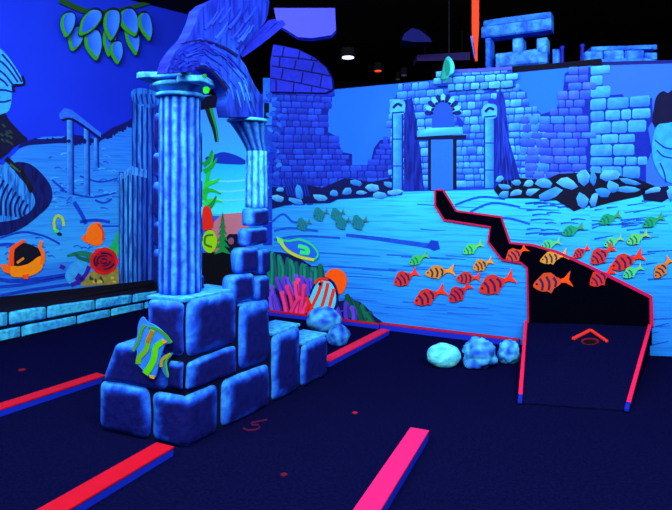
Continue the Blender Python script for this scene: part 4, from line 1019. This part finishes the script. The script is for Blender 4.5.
mb = MB(); mb.stroke(PB, [(455, 71), (480, 70), (512, 68)], 3.2, (70, 85, 240), .058, .01, smooth=False); mb.build('violet_cap', M['paint'], t)

PT = PB.shifted(-.35)
def prop(name, label, cat, blocks, pl=PT, zb=2.861, col=((48, 140, 255), (24, 80, 225))):
    xs = [b[0] for b in blocks]; u0 = pl.uz(xs[0], 60)[0]
    t = thing(name, label, cat, pl.pos(u0, zb, -.1))
    for (x0, x1, y0, y1, nm, br) in blocks:
        ua, za = pl.uz(x0, y0); ub, _ = pl.uz(x1, y1); zb_ = pl.uz(x0, y1)[1]; s_ = R.uniform(0, 30); mb = MB()
        def cf(a, b, u, z, s_=s_, br=br): return lin(mixc(mixc(col[0], (90, 200, 255), br), col[1], max(0, min(1, .4 + noise.noise(Vector((u * 9 + s_, z * 9, 1))) * 1.1 - b * .2))))
        mb.stone(pl, ua, ub, max(zb_, zb), za, -.22, 0, cf, 8, .12, .006, s_); mb.build(nm, M['stone'], t, smooth=False)
    return t
prop('ruined_entablature', 'pale blue beam on stubby pillars standing on top of the wall', 'ruin',
     [(481, 551, 26, 38, 'beam', .2), (483, 551, 20, 27, 'beam', .0), (512, 523, 38, 55, 'pillar', .5), (536, 547, 38, 55, 'pillar', .5), (485, 490, 38, 68, 'post', -.3), (495, 547, 53, 68, 'stone_block', .5), (552, 559, 49, 66, 'stone_block', .0)])
prop('ruined_balustrade', 'pale blue low balustrade of stones on top of the wall at right', 'balustrade',
     [(592, 658, 46, 51, 'rail', .1), (586, 604, 51, 61, 'stone_block', .3), (605, 625, 50, 60, 'stone_block', .4), (626, 645, 50, 60, 'stone_block', .2), (646, 658, 52, 60, 'stone_block', .2), (585, 658, 59, 66, 'base', .2)],
     Plane(PC.pos(0, 0, -.35).xy, PC.pos(1, 0, -.35).xy), 2.836)
for (x, y0, pl, zb, lab) in ((561, 44, PT, 2.861, 'thin dark blue post on the wall between the two stone ruins, left one'), (581.5, 42, PT, 2.861, 'thin dark blue post on the wall between the two stone ruins, right one')):
    ua, za = pl.uz(x, y0); mb = MB(); mb.lathe(pl.pos(ua, 0, -.1), [(.022, zb), (.022, zb + .01), (.018, za - .03), (.026, za - .02), (.02, za)], lambda th, z, r: lin((26, 34, 170)), 14)
    mb.build('post', M['rail'], smooth=True, label=lab, cat='post', group='posts on the wall')

# hanging things
def hang(c, top, r, nm, parent, col=(20, 20, 40)):
    mb = MB(); mb.lathe((c.x, c.y, 0), [(r, c.z), (r, top)], lambda th, z, q: lin(col), 8); mb.build(nm, M['dark'], parent)
Y0 = 6.0; c = deep(449, 67, Y0)
t = thing('hanging_parrot', 'small teal bird shaped ornament above the gateway crest', 'ornament', c)
mb = MB(); k_ = Y0 / F
prof = [(441, 79), (443, 68), (445, 60), (448, 56), (452, 59), (454.5, 65), (454, 72), (450, 75), (447, 79)]
def teal(x): return mixc((14, 135, 130), (60, 215, 235), max(0, min(1, (x - 445) / 9)))
pp = Plane((deep(400, 0, Y0).x, Y0), (deep(500, 0, Y0).x, Y0)); pts = catmull(prof, 3)
mb.poly(pp, pts, [teal(p[0]) for p in pts], -.04, .05); o = mb.build('body', M['flat'], t, bevel=.008)
mb = MB(); mb.poly(pp, catmull([(446, 60), (445, 68), (447, 76), (450, 70), (449, 62)], 3), (10, 120, 115), .012, .008); mb.build('wing', M['flat'], t)
hang(deep(449, 57, Y0), 4.2, .004, 'cord', t)
c = deep(474, 40, 6.1); t = thing('hanging_pennant', 'narrow red orange pennant hanging from the dark ceiling', 'pennant', c)
pq = Plane((deep(400, 0, 6.1).x, 6.1), (deep(500, 0, 6.1).x, 6.1))
mb = MB(); mb.poly(pq, [(472, -20), (479, -20), (479, 30), (477.5, 50), (477.5, 61), (475.5, 61), (473, 45), (472, 30)], (252, 62, 36), 0, .02); mb.build('red_cloth', M['flat'], t)
mb = MB(); mb.poly(pq, [(470.5, 36), (472.6, 36), (475.5, 56), (474.5, 58)], (80, 110, 240), .002, .018); mb.build('blue_edge', M['flat'], t)
zt = pq.uz(475, -20)[1]; hang(Vector((pq.pos(pq.uz(475.5, 0)[0], 0, .01).x, 6.09, min(zt, 4.19) - .0)), 4.2, .006, 'cord', t)

# ceiling fittings
def down(x, y, z, r, label, c, em, nm='ceiling_light', sx=1.0):
    Y = (H - z) * F / (y - HY); p = Vector(((x - CX) / F * Y, Y, z))
    t = thing(nm, label, 'light', p, 'ceiling spotlights')
    mb = MB(); mb.lathe((p.x, p.y, 0), [(r * 1.25, z), (r * 1.25, 4.2)], lambda th, q, w: lin((20, 20, 30)), 20); mb.build('housing', M['dark'], t)
    m = bpy.data.materials.new('lamp_glow'); m.use_nodes = True; bs = m.node_tree.nodes['Principled BSDF']
    bs.inputs['Base Color'].default_value = lin(c); bs.inputs['Emission Color'].default_value = lin(c); bs.inputs['Emission Strength'].default_value = em
    mb = MB(); mb.lathe((p.x, p.y, 0), [(r, z - .02), (r, z - .002)], lambda th, q, w: lin(c), 20); mb.build('lens', m, t)
down(348, 57, 4.05, .11, 'bright oval white spotlight on the dark ceiling', (215, 225, 255), 2.2)
down(378, 70.5, 4.05, .07, 'small red lamp on the dark ceiling right of the white spotlight', (235, 70, 30), 1.2)
down(404, 75, 4.05, .06, 'faint blue grey lamp nearest the mural wall on the ceiling', (60, 60, 110), .4)
down(398, 79, 4.05, .05, 'faint olive lamp low on the ceiling by the mural wall', (50, 50, 40), .4)
# violet ceiling panel and ducts
def slab_deep(pts, Y, dy, c, name, label, cat, m='flat'):
    mb = MB(); pl = Plane((-3, Y), (3, Y)); mb.poly(pl, pts, c, -dy, dy); return mb.build(name, M[m], label=label, cat=cat)
slab_deep([(277, 24), (274, 8), (335, 8), (336, 30), (331, 35), (312, 38), (298, 37)], 5.6, .12, (58, 66, 232), 'ceiling_baffle', 'violet blue slanted ceiling baffle above the brick cutout', 'baffle')
t = thing('air_duct', 'dim purple duct crossing behind the hanging teal ornament', 'duct', deep(444, 56, 9.2))
mb = MB(); mb.poly(Plane((-3, 9.2), (3, 9.2)), [(417, 55), (470, 52), (470, 60), (417, 61)], (46, 34, 108), -.4, .4); mb.build('duct_body', M['flat'], t)
for x in (425, 462): hang(deep(x, 56, 9.4), 4.2, .01, 'hanger', t, (8, 8, 20))
slab_deep([(404, 34), (412, 28), (420, 30), (430, 38), (432, 42), (414, 42), (402, 40)], 8.2, .3, (14, 22, 110), 'ceiling_speaker', 'dim blue box hanging from the dark ceiling', 'speaker')

# ------------------------------------------------------------------ camera, lights, world
cam = bpy.data.cameras.new('camera'); co = bpy.data.objects.new('camera', cam); COL.objects.link(co)
cam.sensor_width = 36; cam.lens = F / 672 * 36; cam.shift_y = -(255 - HY) / 672; cam.clip_start = .05
co.location = (0, 0, H); co.rotation_euler = (math.radians(90), 0, 0); SC.camera = co
def area(name, loc, target, size, power, col=(1, 1, 1)):
    l = bpy.data.lights.new(name, 'AREA'); l.shape = 'RECTANGLE'; l.size, l.size_y = size; l.energy = power; l.color = col
    o = bpy.data.objects.new(name, l); COL.objects.link(o); o.location = loc
    o.rotation_euler = (Vector(target) - Vector(loc)).to_track_quat('-Z', 'Y').to_euler()
area('blacklight_tube', (0.6, 1.6, 4.0), (1.6, 6.2, 1.0), (5, 1.2), 420)
area('blacklight_tube', (-3.2, 2.6, 4.0), (-3.2, 7.5, 1.3), (3, 1.2), 230)
area('blacklight_tube', (-1.2, -.5, 3.9), (-.8, 4.0, 1.0), (4, 1.5), 200)
area('blacklight_tube', (3.2, 2.2, 4.0), (2.8, 5.6, 1.2), (3, 1.2), 130)
w = bpy.data.worlds.new('world'); SC.world = w; w.use_nodes = True
w.node_tree.nodes['Background'].inputs[0].default_value = (.3, .4, 1, 1); w.node_tree.nodes['Background'].inputs[1].default_value = .02
SC.view_settings.view_transform = 'Standard'; SC.view_settings.look = 'None'; SC.view_settings.exposure = 0; SC.view_settings.gamma = 1
